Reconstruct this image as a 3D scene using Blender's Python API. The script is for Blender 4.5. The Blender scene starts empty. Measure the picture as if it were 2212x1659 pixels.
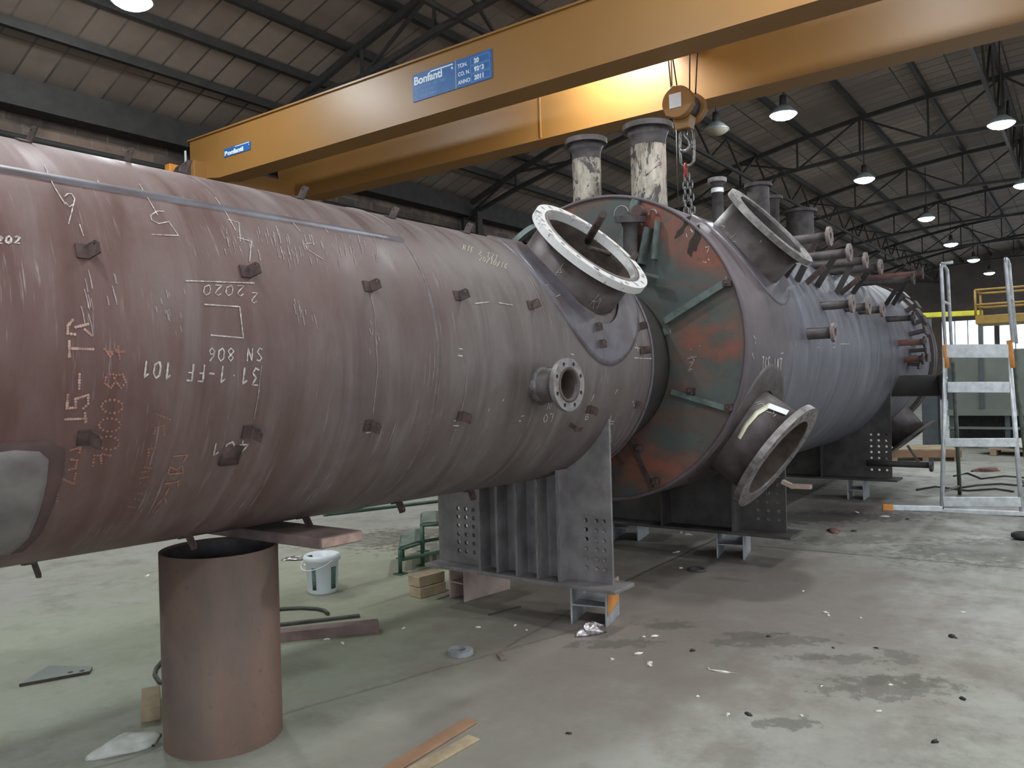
import bpy, math, random
from mathutils import Vector as V, Matrix
random.seed(7)
S = bpy.context.scene
COL = S.collection
PI = math.pi

# ------------------------------------------------------------------ camera
W, H, F = 2212.0, 1659.0, 1719.88
TH, PITCH, ROLL, EYE = 0.6315, -0.0006, -0.0269, 1.6
fwd = V((math.cos(TH)*math.cos(PITCH), math.sin(TH)*math.cos(PITCH), math.sin(PITCH)))
r0 = V((math.sin(TH), -math.cos(TH), 0)); u0 = r0.cross(fwd)
rgt = r0*math.cos(ROLL) + u0*math.sin(ROLL)
upv = -r0*math.sin(ROLL) + u0*math.cos(ROLL)
EYEP = V((0, 0, EYE))
cd = bpy.data.cameras.new('camera'); cam = bpy.data.objects.new('camera', cd); COL.objects.link(cam)
cd.sensor_width = 36.0; cd.lens = F/W*36.0; cd.clip_start = 0.05; cd.clip_end = 300
m = Matrix((rgt, upv, -fwd)).transposed().to_4x4(); m.translation = EYEP
cam.matrix_world = m
S.camera = cam

# ------------------------------------------------------------------ world, exposure
S.view_settings.view_transform = 'Standard'; S.view_settings.look = 'None'
S.view_settings.gamma = 1.0; S.view_settings.use_curve_mapping = False
S.view_settings.exposure = -0.32
w = bpy.data.worlds.new('world'); S.world = w; w.use_nodes = True
bg = w.node_tree.nodes['Background']; bg.inputs[0].default_value = (0.80, 0.90, 1.0, 1); bg.inputs[1].default_value = 5.0
LAMP_STRENGTH = 300.0

# ------------------------------------------------------------------ pixel rays -> points on real surfaces
def ray(u, v):
    d = fwd + rgt*((u-W/2)/F) + upv*((H/2-v)/F)
    return d.normalized()
def PZ(u, v, z=0.0):
    d = ray(u, v); return EYEP + d*((z-EYE)/d.z)
def PX(u, v, x):
    d = ray(u, v); return EYEP + d*(x/d.x)
def PY(u, v, y):
    d = ray(u, v); return EYEP + d*(y/d.y)

class Cyl:
    def __init__(s, A, D, R):
        s.A = V(A); s.D = V(D).normalized(); s.R = R
        s.ez = (V((0, 0, 1)) - s.D*s.D.z).normalized(); s.ey = s.ez.cross(s.D)
    def n(s, a): return -s.ey*math.sin(a) + s.ez*math.cos(a)
    def pt(s, t, a, r=None): return s.A + s.D*t + s.n(a)*(s.R if r is None else r)
    def hit(s, u, v, R=None):
        """first point of the ray through a pixel on the cylinder: (s, angle)"""
        R = R or s.R
        d = ray(u, v); w = EYEP - s.A
        dp = d - s.D*d.dot(s.D); wp = w - s.D*w.dot(s.D)
        a = dp.dot(dp); b = 2*dp.dot(wp); c = wp.dot(wp) - R*R
        q = b*b - 4*a*c
        t = (-b - math.sqrt(max(q, 0)))/(2*a)
        P = EYEP + d*t; k = (P-s.A).dot(s.D); nn = (P - s.A - s.D*k).normalized()
        return k, math.atan2(-nn.dot(s.ey), nn.dot(s.ez))
NV = Cyl((0, 3.5, 1.7826), (1, -.0539, -.0097), .8157)      # near vessel
BV = Cyl((0, 3.1931, 1.8595), (1, 0, 0), 1.2139)            # big vessel
NV_END, BV_X0, BV_X1 = 4.98, 5.556, 13.2
def aim(c, u, v, n):
    """where the ray through a pixel meets the plane of the axis and a direction n: (s, distance along n, point)"""
    d = ray(u, v); k = Matrix((c.D, n, -d)).transposed().inverted() @ (EYEP - c.A)
    return k.x, k.y, EYEP + d*k.z

# ------------------------------------------------------------------ mesh builder
class MB:
    def __init__(s): s.v = []; s.f = []; s.sm = []; s.uv = {}
    def add(s, vs, fs, smooth=False, uvs=None):
        o = len(s.v); s.v += [V(x) for x in vs]
        for f in fs: s.f.append([i+o for i in f]); s.sm.append(smooth)
        if uvs:
            for i, q in enumerate(uvs): s.uv[o+i] = q
        return s
    def box(s, c, size, M=None):
        c = V(c); hx, hy, hz = [k/2 for k in size]
        vs = [V((x, y, z)) for x in (-hx, hx) for y in (-hy, hy) for z in (-hz, hz)]
        if M is not None: vs = [M @ q for q in vs]
        return s.add([c+q for q in vs], [(0,1,3,2),(4,6,7,5),(0,4,5,1),(2,3,7,6),(0,2,6,4),(1,5,7,3)])
    def bar(s, p, q, w, h, up=(0, 0, 1)):
        p, q = V(p), V(q); d = (q-p); L = d.length
        if L < 1e-6: return s
        d.normalize(); up = V(up)
        if abs(d.dot(up)) > .98: up = V((0, 1, 0)) if abs(d.y) < .9 else V((1, 0, 0))
        x = d.cross(up).normalized(); z = x.cross(d)
        return s.box((p+q)/2, (w, L, h), Matrix((x, d, z)).transposed())
    def lathe(s, prof, o, axis, seg=32, smooth=True, caps=True):
        o, a = V(o), V(axis).normalized()
        t = V((0, 0, 1)) if abs(a.z) < .9 else V((1, 0, 0))
        x = a.cross(t).normalized(); y = a.cross(x)
        vs = []; n = len(prof)
        for k in range(seg):
            an = 2*PI*k/seg; r = x*math.cos(an) + y*math.sin(an)
            vs += [o + a*h + r*rr for rr, h in prof]
        fs = [(k*n+i, ((k+1) % seg)*n+i, ((k+1) % seg)*n+i+1, k*n+i+1) for k in range(seg) for i in range(n-1)]
        s.add(vs, fs, smooth)
        return s
    def cyl(s, p, q, r, r1=None, seg=20, smooth=True):
        p, q = V(p), V(q); L = (q-p).length; r1 = r if r1 is None else r1
        s.lathe([(r, 0), (r1, L)], p, q-p, seg, smooth)
        b = len(s.v) - 2*seg
        s.f.append([b+2*k for k in range(seg)][::-1]); s.sm.append(False)
        s.f.append([b+2*k+1 for k in range(seg)]); s.sm.append(False)
        return s
    def tube(s, pts, r, seg=10, closed=False):
        pts = [V(p) for p in pts]; n = len(pts)
        rings = []; prev = None
        for i, p in enumerate(pts):
            a = pts[(i-1) % n] if (i > 0 or closed) else p
            b = pts[(i+1) % n] if (i < n-1 or closed) else p
            d = (b-a).normalized()
            if prev is None:
                t = V((0, 0, 1)) if abs(d.z) < .9 else V((1, 0, 0)); x = d.cross(t).normalized()
            else:
                x = (prev - d*prev.dot(d)).normalized()
            prev = x; y = d.cross(x)
            rr = r[i] if isinstance(r, (list, tuple)) else r
            rings.append([p + (x*math.cos(2*PI*k/seg) + y*math.sin(2*PI*k/seg))*rr for k in range(seg)])
        vs = [q for g in rings for q in g]
        fs = []
        for i in range(n if closed else n-1):
            j = (i+1) % n
            fs += [(i*seg+k, i*seg+(k+1) % seg, j*seg+(k+1) % seg, j*seg+k) for k in range(seg)]
        s.add(vs, fs, True)
        if not closed:
            b = len(s.v) - n*seg
            s.f.append([b+k for k in range(seg)][::-1]); s.sm.append(False)
            s.f.append([b+(n-1)*seg+k for k in range(seg)]); s.sm.append(False)
        return s
    def prism(s, poly, o, ex, ey, t):
        """polygon in the plane (o, ex, ey), extruded t along ex x ey"""
        o, ex, ey = V(o), V(ex), V(ey); n = ex.cross(ey); k = len(poly)
        a = [o + ex*x + ey*y for x, y in poly]
        return s.add(a + [q + n*t for q in a], [list(range(k))[::-1], [k+i for i in range(k)]] +
                     [(i, (i+1) % k, k+(i+1) % k, k+i) for i in range(k)])
    def sheet(s, g, t, smooth=True):
        """grid of points g[i][j], given a thickness along the vector function t"""
        ni, nj = len(g), len(g[0])
        top = [q for r in g for q in r]; bot = [q + t for q in top]; N = ni*nj
        fs = []
        for i in range(ni-1):
            for j in range(nj-1):
                a, b, c, d = i*nj+j, i*nj+j+1, (i+1)*nj+j+1, (i+1)*nj+j
                fs += [(a, b, c, d), (N+d, N+c, N+b, N+a)]
        rim = [j for j in range(nj)] + [i*nj+nj-1 for i in range(1, ni)] + [(ni-1)*nj+j for j in range(nj-2, -1, -1)] + [i*nj for i in range(ni-2, 0, -1)]
        for k in range(len(rim)):
            a, b = rim[k], rim[(k+1) % len(rim)]; fs.append((b, a, N+a, N+b))
        return s.add(top+bot, fs, smooth)
    def build(s, name, mat, parent=None, bevel=0, M=None):
        inv = ROOT.get(parent.as_pointer(), Matrix()).inverted() if parent else (M.inverted() if M else Matrix())
        me = bpy.data.meshes.new(name)
        me.from_pydata([inv @ q for q in s.v], [], s.f)
        me.polygons.foreach_set('use_smooth', s.sm)
        if s.uv:
            l = me.uv_layers.new(name='uv')
            for lp in me.loops:
                q = s.uv.get(lp.vertex_index)
                if q: l.data[lp.index].uv = q
        me.update(); me.materials.append(mat)
        ob = bpy.data.objects.new(name, me); COL.objects.link(ob)
        if parent:
            ob.parent = parent; ROOT[ob.as_pointer()] = ROOT[parent.as_pointer()]
        elif M is not None:
            ob.matrix_world = M; ROOT[ob.as_pointer()] = M.copy()
        else: ROOT[ob.as_pointer()] = Matrix()
        if bevel:
            b = ob.modifiers.new('bevel', 'BEVEL'); b.width = bevel; b.segments = 2; b.limit_method = 'ANGLE'
        return ob
ROOT = {}
def tag(o, label=None, cat=None, group=None, kind=None):
    if label: o['label'] = label
    if cat: o['category'] = cat
    if group: o['group'] = group
    if kind: o['kind'] = kind
    return o
def thing(name, label, cat, loc, group=None, rz=0):
    o = bpy.data.objects.new(name, None); COL.objects.link(o); o.empty_display_size = .2
    M = Matrix.Translation(V(loc)) @ Matrix.Rotation(rz, 4, 'Z'); o.matrix_world = M
    ROOT[o.as_pointer()] = M
    return tag(o, label, cat, group)
def solo(mb, name, mat, label, cat, loc, group=None, bevel=0):
    o = mb.build(name, mat, None, bevel, Matrix.Translation(V(loc))); return tag(o, label, cat, group)
def struct(mb, name, mat, parent=None):
    o = mb.build(name, mat, parent)
    if not parent: o['kind'] = 'structure'
    return o
def copy_tree(o, parent=None):
    c = o.copy(); COL.objects.link(c)
    if parent: c.parent = parent
    for ch in list(o.children): copy_tree(ch, c)
    return c

def curve_shape(loops, t):
    """filled outline with holes, thickness t centred on z = 0 -> verts, faces"""
    cu = bpy.data.curves.new('tmp', 'CURVE'); cu.dimensions = '2D'; cu.fill_mode = 'BOTH'; cu.extrude = t/2
    for lp in loops:
        sp = cu.splines.new('POLY'); sp.points.add(len(lp)-1); sp.use_cyclic_u = True
        for i, (x, y) in enumerate(lp): sp.points[i].co = (x, y, 0, 1)
    return curve_mesh(cu)
def curve_mesh(cu):
    ob = bpy.data.objects.new('tmp', cu); COL.objects.link(ob)
    me = bpy.data.meshes.new_from_object(ob.evaluated_get(bpy.context.evaluated_depsgraph_get()))
    vs = [q.co.copy() for q in me.vertices]; fs = [list(p.vertices) for p in me.polygons]
    bpy.data.objects.remove(ob); bpy.data.meshes.remove(me); bpy.data.curves.remove(cu)
    return vs, fs
def holes_plate(mb, outer, holes, o, ex, ey, t):
    vs, fs = curve_shape([outer]+holes, t); o, ex, ey = V(o), V(ex), V(ey); n = ex.cross(ey)
    return mb.add([o + ex*q.x + ey*q.y + n*q.z for q in vs], fs)
def text_on(mb, txt, size, o, ex, ey, lift=.002, bold=0.0, sx=1.0):
    cu = bpy.data.curves.new('tmp', 'FONT'); cu.body = txt; cu.size = size; cu.offset = bold; cu.extrude = .0012
    vs, fs = curve_mesh(cu); o, ex, ey = V(o), V(ex), V(ey); n = ex.cross(ey)
    return mb.add([o + ex*(q.x*sx) + ey*q.y + n*(q.z+lift) for q in vs], fs)
def circ(r, n, cx=0, cy=0, ph=0): return [(cx+r*math.cos(2*PI*k/n+ph), cy+r*math.sin(2*PI*k/n+ph)) for k in range(n)]
def axes_for(n):
    n = V(n).normalized(); t = V((0, 0, 1)) if abs(n.z) < .9 else V((1, 0, 0))
    x = t.cross(n).normalized(); return x, n.cross(x), n
def flange(mb, c, n, ro, ri, t, nb=0, rb=0, rh=0, seg=64):
    x, y, n = axes_for(n)
    hs = [circ(ri, seg)] if ri > 0 else []
    hs += [circ(rh, 10, rb*math.cos(2*PI*(k+.5)/nb), rb*math.sin(2*PI*(k+.5)/nb)) for k in range(nb)]
    return holes_plate(mb, circ(ro, seg), hs, c, x, y, t)

# ------------------------------------------------------------------ materials
def lin(r, g, b):
    f = lambda c: (c/255/12.92 if c/255 <= .04045 else ((c/255+.055)/1.055)**2.4)
    return (f(r), f(g), f(b), 1)
class NT:
    def __init__(s, name):
        s.m = bpy.data.materials.new(name); s.m.use_nodes = True; s.t = s.m.node_tree
        s.b = s.t.nodes['Principled BSDF']
    def N(s, typ, **kw):
        n = s.t.nodes.new('ShaderNode'+typ)
        for k, v in kw.items(): setattr(n, k, v)
        return n
    def L(s, a, b): s.t.links.new(a, b); return s
    def coord(s, kind='Object'): return s.N('TexCoord').outputs[kind]
    def noise(s, vec, scale, detail=4, rough=.55, sc=None, dist=0):
        if sc:
            mp = s.N('Mapping'); mp.inputs['Scale'].default_value = sc; s.L(vec, mp.inputs[0]); vec = mp.outputs[0]
        n = s.N('TexNoise'); n.inputs['Scale'].default_value = scale; n.inputs['Detail'].default_value = detail
        n.inputs['Roughness'].default_value = rough; n.inputs['Distortion'].default_value = dist
        s.L(vec, n.inputs['Vector']); return n.outputs[0]
    def ramp(s, fac, stops):
        r = s.N('ValToRGB'); e = r.color_ramp.elements
        while len(e) < len(stops): e.new(.5)
        for i, (p, c) in enumerate(stops): e[i].position = p; e[i].color = c
        s.L(fac, r.inputs[0]); return r.outputs[0]
    def mix(s, fac, a, b, mode='MIX'):
        n = s.N('Mix', data_type='RGBA', blend_type=mode)
        for sock, val in ((n.inputs[0], fac), (n.inputs[6], a), (n.inputs[7], b)):
            if hasattr(val, 'is_output'): s.L(val, sock)
            else: sock.default_value = val
        return n.outputs[2]
    def rng(s, val, a, b, c=0., d=1., smooth=True):
        n = s.N('MapRange'); n.interpolation_type = 'SMOOTHSTEP' if smooth else 'LINEAR'
        for i, q in enumerate((a, b, c, d)): n.inputs[i+1].default_value = q
        s.L(val, n.inputs[0]); return n.outputs[0]
    def math(s, op, a, b=0., c=None):
        n = s.N('Math', operation=op)
        for i, val in enumerate((a, b) if c is None else (a, b, c)):
            if hasattr(val, 'is_output'): s.L(val, n.inputs[i])
            else: n.inputs[i].default_value = val
        return n.outputs[0]
    def out(s, col=None, rough=None, metal=0., bump=None, bstr=.2, bdist=.01, spec=None):
        for sock, val in (('Base Color', col), ('Roughness', rough), ('Metallic', metal)):
            if val is None: continue
            if hasattr(val, 'is_output'): s.L(val, s.b.inputs[sock])
            else: s.b.inputs[sock].default_value = val
        if spec is not None: s.b.inputs['Specular IOR Level'].default_value = spec
        if bump is not None:
            n = s.N('Bump'); n.inputs['Strength'].default_value = bstr; n.inputs['Distance'].default_value = bdist
            s.L(bump, n.inputs['Height']); s.L(n.outputs[0], s.b.inputs['Normal'])
        return s.m
def plain(name, c1, c2=None, scale=6, rough=.6, metal=0., bstr=.1, spec=None):
    t = NT(name); co = t.coord(); n = t.noise(co, scale, 5)
    c2 = c2 or tuple(x*.7 for x in c1[:3])+(1,)
    return t.out(t.ramp(n, [(.35, c2), (.65, c1)]), rough, metal, n, bstr, .005, spec)

def shell_mat(name, stops_left, stops_right, v0, v1, scratch_glint=.5):
    """rolled plate with mill scale: streaks run round the shell (u), tone drifts along it (v)"""
    t = NT(name); uv = t.coord('UV'); sep = t.N('SeparateXYZ'); t.L(uv, sep.inputs[0])
    big = t.noise(uv, 1.0, 4, .6, (.8, 1.3, 1)); st = t.noise(uv, 1.0, 7, .62, (.8, 7, 1), .9)
    fine = t.noise(uv, 1.0, 3, .7, (4, 70, 1))
    blot = t.noise(uv, 1.0, 6, .7, (3.0, 5.0, 1), .6)
    f = t.math('ADD', t.math('ADD', t.math('MULTIPLY', st, .48), t.math('MULTIPLY', big, .30)), t.math('MULTIPLY', blot, .22))
    A = t.ramp(f, [(.36, stops_left[0]), (.50, stops_left[1]), (.63, stops_left[2])])
    B = t.ramp(f, [(.36, stops_right[0]), (.50, stops_right[1]), (.63, stops_right[2])])
    along = t.math('ADD', sep.outputs[1], t.math('MULTIPLY', t.math('SUBTRACT', big, .5), 3.0))
    c = t.mix(t.rng(along, v0, v1), A, B)
    # scraped flecks running round the plate, their bright glint painted in
    fl = t.math('MULTIPLY', t.rng(fine, .56, .70), t.rng(t.noise(uv, 1.0, 3, .6, (1.3, 3.0, 1)), .50, .66))
    c = t.mix(t.math('MULTIPLY', fl, scratch_glint), c, lin(190, 180, 180))
    spots = t.rng(t.noise(uv, 55, 2), .68, .74)
    c = t.mix(t.math('MULTIPLY', spots, .25), c, lin(60, 52, 50))
    rough = t.rng(st, .35, .65, .46, .66)
    return t.out(c, rough, .15, t.math('ADD', t.math('MULTIPLY', st, .6), t.math('MULTIPLY', fine, .4)), .12, .01, .5)

M = {}
M['near_shell'] = shell_mat('mill_scale_steel', (lin(88, 58, 52), lin(106, 80, 75), lin(122, 104, 100)),
                            (lin(82, 71, 69), lin(102, 92, 89), lin(121, 113, 110)), 1.0, 3.8)
M['big_shell'] = shell_mat('grey_shell_steel', (lin(78, 68, 70), lin(96, 85, 88), lin(112, 104, 108)),
                           (lin(82, 80, 88), lin(100, 98, 106), lin(118, 117, 125)), 6.0, 7.2, .25)
M['pad'] = plain('reinforcing_pad_steel', lin(108, 105, 112), lin(90, 80, 82), 7, .45, .25)
M['steel_dark'] = plain('dark_steel', lin(92, 84, 84), lin(62, 56, 56), 9, .55, .3)
M['clip'] = plain('rusty_clip_steel', lin(86, 66, 60), lin(54, 44, 42), 25, .7, .1)
M['weld'] = plain('weld_bead', lin(120, 114, 116), lin(80, 74, 74), 40, .45, .4)
M['weld_near'] = plain('ground_weld_seam', lin(112, 100, 98), lin(92, 82, 80), 30, .5, .25)
M['neck'] = plain('nozzle_neck_steel', lin(98, 88, 88), lin(74, 64, 62), 8, .5, .3)
M['inside'] = plain('rusty_inside', lin(96, 80, 70), lin(68, 58, 53), 9, .75)
M['flange_steel'] = plain('machined_flange', lin(148, 141, 140), lin(108, 100, 98), 14, .45, .45)
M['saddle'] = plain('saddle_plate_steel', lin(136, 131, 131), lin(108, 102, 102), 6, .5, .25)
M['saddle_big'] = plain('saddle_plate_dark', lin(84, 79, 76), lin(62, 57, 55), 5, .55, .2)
M['red_brown'] = plain('red_primer_steel', lin(130, 84, 76), lin(96, 70, 66), 8, .7)
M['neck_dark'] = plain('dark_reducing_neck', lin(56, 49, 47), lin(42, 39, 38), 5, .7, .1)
t = NT('rusty_pipe'); co = t.coord()
n1 = t.noise(co, 2.2, 6, .6, (1, 1, .45)); n2 = t.noise(co, 30, 4)
c = t.ramp(n1, [(.3, lin(88, 77, 72)), (.5, lin(112, 91, 80)), (.7, lin(130, 102, 86))])
c = t.mix(t.math('MULTIPLY', t.rng(n2, .58, .75), .45), c, lin(84, 70, 64))
M['pipe_rust'] = t.out(c, .6, .15, n2, .15, .004)
# white flaking paint, brush marks
t = NT('white_flaking_paint'); co = t.coord()
n1 = t.noise(co, 14, 6, .7); n2 = t.noise(co, 60, 3)
c = t.mix(t.rng(n1, .56, .66), lin(208, 205, 202), lin(96, 93, 93))
M['white_paint'] = t.out(c, .55, 0, n1, .25, .004)
t = NT('cream_peeling_paint'); co = t.coord()
n1 = t.noise(co, 8, 8, .75, (1, 1, .5), .8); n2 = t.noise(co, 16, 5, .7, (1, 1, .3)); n4 = t.noise(co, 3.5, 4, .6); n5 = t.noise(co, 30, 4, .7, (1, 1, .25))
c = t.ramp(n2, [(.32, lin(112, 104, 92)), (.5, lin(152, 142, 128)), (.7, lin(172, 162, 146))])
c = t.mix(t.rng(n4, .48, .62, 0, .7), c, lin(150, 126, 122))
c = t.mix(t.rng(n5, .55, .68, 0, .6), c, lin(92, 84, 78))
c = t.mix(t.rng(n1, .51, .56), c, lin(62, 57, 56))
M['peel'] = t.out(c, .75, 0, n1, .5, .01)
# red-oxide and green-grey primer patches on the flat end plate
t = NT('primer_patches'); co = t.coord()
n1 = t.noise(co, 1.5, 4, .5, (1, .7, 1.5), 1.2); n2 = t.noise(co, 9, 6, .65, (1, 1, 1.5)); n3 = t.noise(co, 2.6, 3)
c = t.ramp(n1, [(.40, lin(80, 86, 82)), (.47, lin(92, 82, 75)), (.53, lin(112, 80, 68)), (.62, lin(132, 80, 64))])
c = t.mix(t.math('MULTIPLY', t.rng(n2, .5, .7), .5), c, lin(76, 66, 62))
c = t.mix(t.math('MULTIPLY', t.rng(n3, .5, .62), .5), c, lin(70, 78, 76))
M['face'] = t.out(c, .6, .1, n2, .15, .006)
M['green_primer'] = plain('green_grey_primer', lin(104, 116, 110), lin(78, 84, 80), 12, .6)
t = NT('crane_yellow'); co = t.coord(); n = t.noise(co, .8, 4); n2 = t.noise(co, 14, 4)
c = t.ramp(n, [(.3, lin(138, 98, 50)), (.7, lin(148, 107, 56))]); c = t.mix(t.math('MULTIPLY', t.rng(n2, .6, .75), .15), c, lin(150, 110, 60))
M['yellow'] = t.out(c, .42, 0, n2, .03, .002)
M['sign_blue'] = plain('sign_blue', lin(44, 98, 158), lin(40, 90, 148), 8, .45)
M['sign_white'] = plain('sign_white', lin(226, 234, 240), lin(216, 224, 230), 8, .5)
M['sign_faint'] = plain('sign_faint', lin(120, 160, 204), lin(112, 150, 196), 8, .5)
M['chalk'] = plain('chalk', lin(206, 197, 190), lin(150, 138, 132), 70, .95)
M['chalk_glint_faint'] = plain('faint_chalk_and_glint', lin(170, 158, 154), lin(140, 126, 122), 60, .95)  # faint chalk, and the glints painted on the near shell
M['chalk_yellow'] = plain('yellow_chalk', lin(196, 190, 160), lin(150, 146, 128), 60, .95)
M['paint_dots'] = plain('pale_paint_dots', lin(190, 156, 140), lin(150, 112, 100), 50, .8)
M['paint_orange'] = plain('orange_paint_dots', lin(164, 116, 98), lin(136, 92, 78), 50, .8)
M['wire'] = plain('steel_rope', lin(70, 58, 44), lin(40, 34, 28), 40, .5, .4)
M['chain'] = plain('chain_steel', lin(150, 148, 146), lin(90, 88, 86), 40, .35, .7)
M['red_link'] = plain('red_link', lin(180, 60, 36), lin(140, 44, 30), 30, .5)
M['galv'] = plain('galvanised_grey', lin(172, 174, 176), lin(138, 140, 143), 9, .5, .25)
M['alu'] = plain('aluminium', lin(222, 224, 226), lin(190, 193, 196), 12, .4, .4)
M['orange'] = plain('orange_plastic', lin(226, 150, 70), lin(206, 130, 56), 9, .55)
M['pink'] = plain('pinkish_primer', lin(172, 152, 142), lin(150, 126, 116), 5, .75)
M['flange_pale'] = plain('dusty_pale_flange', lin(132, 117, 112), lin(106, 92, 88), 30, .65)
M['plank'] = plain('dusty_plank', lin(132, 112, 106), lin(106, 88, 84), 7, .85)
M['plank_end'] = plain('cut_plank_end', lin(178, 150, 138), lin(150, 120, 110), 18, .9)
M['wood'] = plain('pale_wood', lin(176, 158, 128), lin(146, 128, 102), 7, .8)
M['strip_wood'] = plain('orange_strip_wood', lin(160, 126, 98), lin(138, 104, 80), 4, .75)
M['green'] = plain('green_paint', lin(74, 104, 84), lin(56, 80, 66), 8, .5)
M['green_deck'] = plain('green_tread', lin(112, 120, 108), lin(84, 90, 80), 10, .7)
M['bucket'] = plain('white_plastic', lin(228, 232, 234), lin(214, 218, 222), 3, .4)
M['label_green'] = plain('printed_label', lin(104, 136, 128), lin(70, 92, 92), 60, .5)
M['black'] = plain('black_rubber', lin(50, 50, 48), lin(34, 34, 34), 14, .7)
M['cable'] = plain('dark_cable', lin(70, 74, 62), lin(48, 52, 44), 20, .6)
M['foil'] = plain('silver_foil', lin(214, 206, 206), lin(150, 140, 142), 30, .25, .8, .5)
M['scrap'] = plain('white_scrap', lin(232, 228, 214), lin(206, 200, 184), 20, .8)
M['cream'] = plain('cream_tape', lin(224, 222, 192), lin(206, 204, 174), 12, .6)
M['tag'] = plain('white_tag', lin(236, 238, 238), lin(224, 226, 226), 12, .5)
M['ink'] = plain('black_ink', lin(60, 60, 62), lin(44, 44, 46), 20, .7)
M['rag'] = plain('white_rag', lin(206, 206, 198), lin(176, 176, 168), 8, .95, 0, .4)
M['panel_grey'] = plain('grey_green_panel', lin(128, 134, 126), lin(112, 118, 112), 1.5, .6)
M['post_grey'] = plain('blue_grey_post', lin(92, 100, 104), lin(76, 82, 86), 3, .55)
M['rail_yellow'] = plain('ochre_rail', lin(172, 138, 62), lin(150, 118, 50), 4, .5)
M['bright_yellow'] = plain('bright_yellow_beam', lin(220, 212, 60), lin(200, 190, 50), 4, .5)
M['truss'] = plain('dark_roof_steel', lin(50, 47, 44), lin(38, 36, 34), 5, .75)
M['shade'] = plain('lamp_reflector', lin(176, 186, 188), lin(150, 160, 162), 6, .4, .3)
M['unlit'] = plain('unlit_diffuser', lin(150, 142, 124), lin(136, 128, 112), 8, .6)
t = NT('lamp_glow'); t.b.inputs['Emission Color'].default_value = (.90, .97, 1.0, 1); t.b.inputs['Emission Strength'].default_value = LAMP_STRENGTH
M['glow'] = t.out((.9, .95, 1, 1), .5)
t = NT('window_glass'); t.b.inputs['Transmission Weight'].default_value = 1.0; t.b.inputs['IOR'].default_value = 1.02
M['glass'] = t.out((.92, .97, 1, 1), .35)
# roof slabs: u along the hall, v up the slope
t = NT('roof_slabs'); uv = t.coord('UV')
br = t.N('TexBrick'); br.offset = .0; t.L(uv, br.inputs['Vector'])
br.inputs['Color1'].default_value = lin(146, 130, 117); br.inputs['Color2'].default_value = lin(116, 103, 93)
br.inputs['Mortar'].default_value = lin(58, 54, 50); br.inputs['Scale'].default_value = 1; br.inputs['Mortar Size'].default_value = .018
br.inputs['Brick Width'].default_value = .42; br.inputs['Row Height'].default_value = 1.05; br.inputs['Bias'].default_value = -.1
n = t.noise(uv, .35, 5, .6); n2 = t.noise(uv, 6, 5)
c = t.mix(t.rng(n, .4, .7), br.outputs[0], lin(112, 98, 88)); c = t.mix(t.math('MULTIPLY', n2, .35), c, lin(88, 79, 71))
M['roof'] = t.out(c, .85, 0, n2, .1)
t = NT('old_brick'); uv = t.coord('UV'); br = t.N('TexBrick'); t.L(uv, br.inputs['Vector'])
br.inputs['Color1'].default_value = lin(128, 106, 92); br.inputs['Color2'].default_value = lin(88, 76, 68); br.inputs['Mortar'].default_value = lin(120, 112, 104)
br.inputs['Scale'].default_value = 1; br.inputs['Brick Width'].default_value = .5; br.inputs['Row Height'].default_value = .16; br.inputs['Mortar Size'].default_value = .012
n = t.noise(uv, .7, 6, .7); c = t.mix(t.rng(n, .42, .62), br.outputs[0], lin(70, 63, 58))
M['brick'] = t.out(c, .9, 0, n, .2)
M['far_wall'] = plain('far_wall_cladding', lin(110, 100, 94), lin(84, 76, 72), .6, .85)

# ------------------------------------------------------------------ floor (concrete, stains, painted light tint, joints)
t = NT('workshop_concrete'); co = t.coord(); nb_ = t.noise(co, .35, 5, .6); nm = t.noise(co, 2.6, 7, .68); nf = t.noise(co, 34, 4, .7)
nw = t.noise(co, 3.2, 5, .6); nw2 = t.noise(co, 11, 7, .7)
c = t.ramp(nb_, [(.35, lin(140, 138, 129)), (.5, lin(152, 150, 142)), (.65, lin(146, 146, 132))])
c = t.mix(t.rng(nm, .44, .70, 0, .62), c, lin(104, 99, 89))
c = t.mix(t.rng(nf, .55, .75, 0, .35), c, lin(160, 156, 146))
def stain_or_light(c, P, rx, ry, rot, col, amt, soft=.5, wob=1.4, nz=None):
    mp = t.N('Mapping', vector_type='TEXTURE'); mp.inputs['Location'].default_value = (P.x, P.y, 0)
    mp.inputs['Rotation'].default_value = (0, 0, rot); mp.inputs['Scale'].default_value = (rx, ry, 1); t.L(co, mp.inputs[0])
    ln = t.N('VectorMath', operation='LENGTH'); t.L(mp.outputs[0], ln.inputs[0])
    d = t.math('ADD', ln.outputs['Value'], t.math('MULTIPLY', t.math('SUBTRACT', nz or nw, .5), wob*1.8))
    return t.mix(t.rng(d, 1+soft*.5, 1-soft*.5, 0, amt), c, col)
brown = lin(112, 98, 90); oil = lin(92, 88, 80); green = lin(138, 148, 122)  # greenish ellipses below paint outside light into the left floor
c = stain_or_light(c, PZ(250, 1450), 2.6, 1.3, TH-PI/2, green, .5, 1.2, .8)
c = stain_or_light(c, PZ(800, 1250), 1.6, 1.6, 0, lin(138, 140, 112), .55, 1.2, .8)
c = stain_or_light(c, PZ(1250, 1330), 1.5, 1.0, TH, lin(116, 104, 96), .7, 1.1, .9)
c = stain_or_light(c, PZ(1600, 1270), 2.2, 1.3, TH, lin(118, 106, 100), .7, 1.0, .9)
c = stain_or_light(c, PZ(1150, 1500), 1.3, .7, 0, lin(134, 124, 116), .6, 1.1, .9)
c = stain_or_light(c, PZ(1780, 1090), 2.0, 1.2, TH, lin(98, 88, 84), .6, .9, .9)
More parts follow.
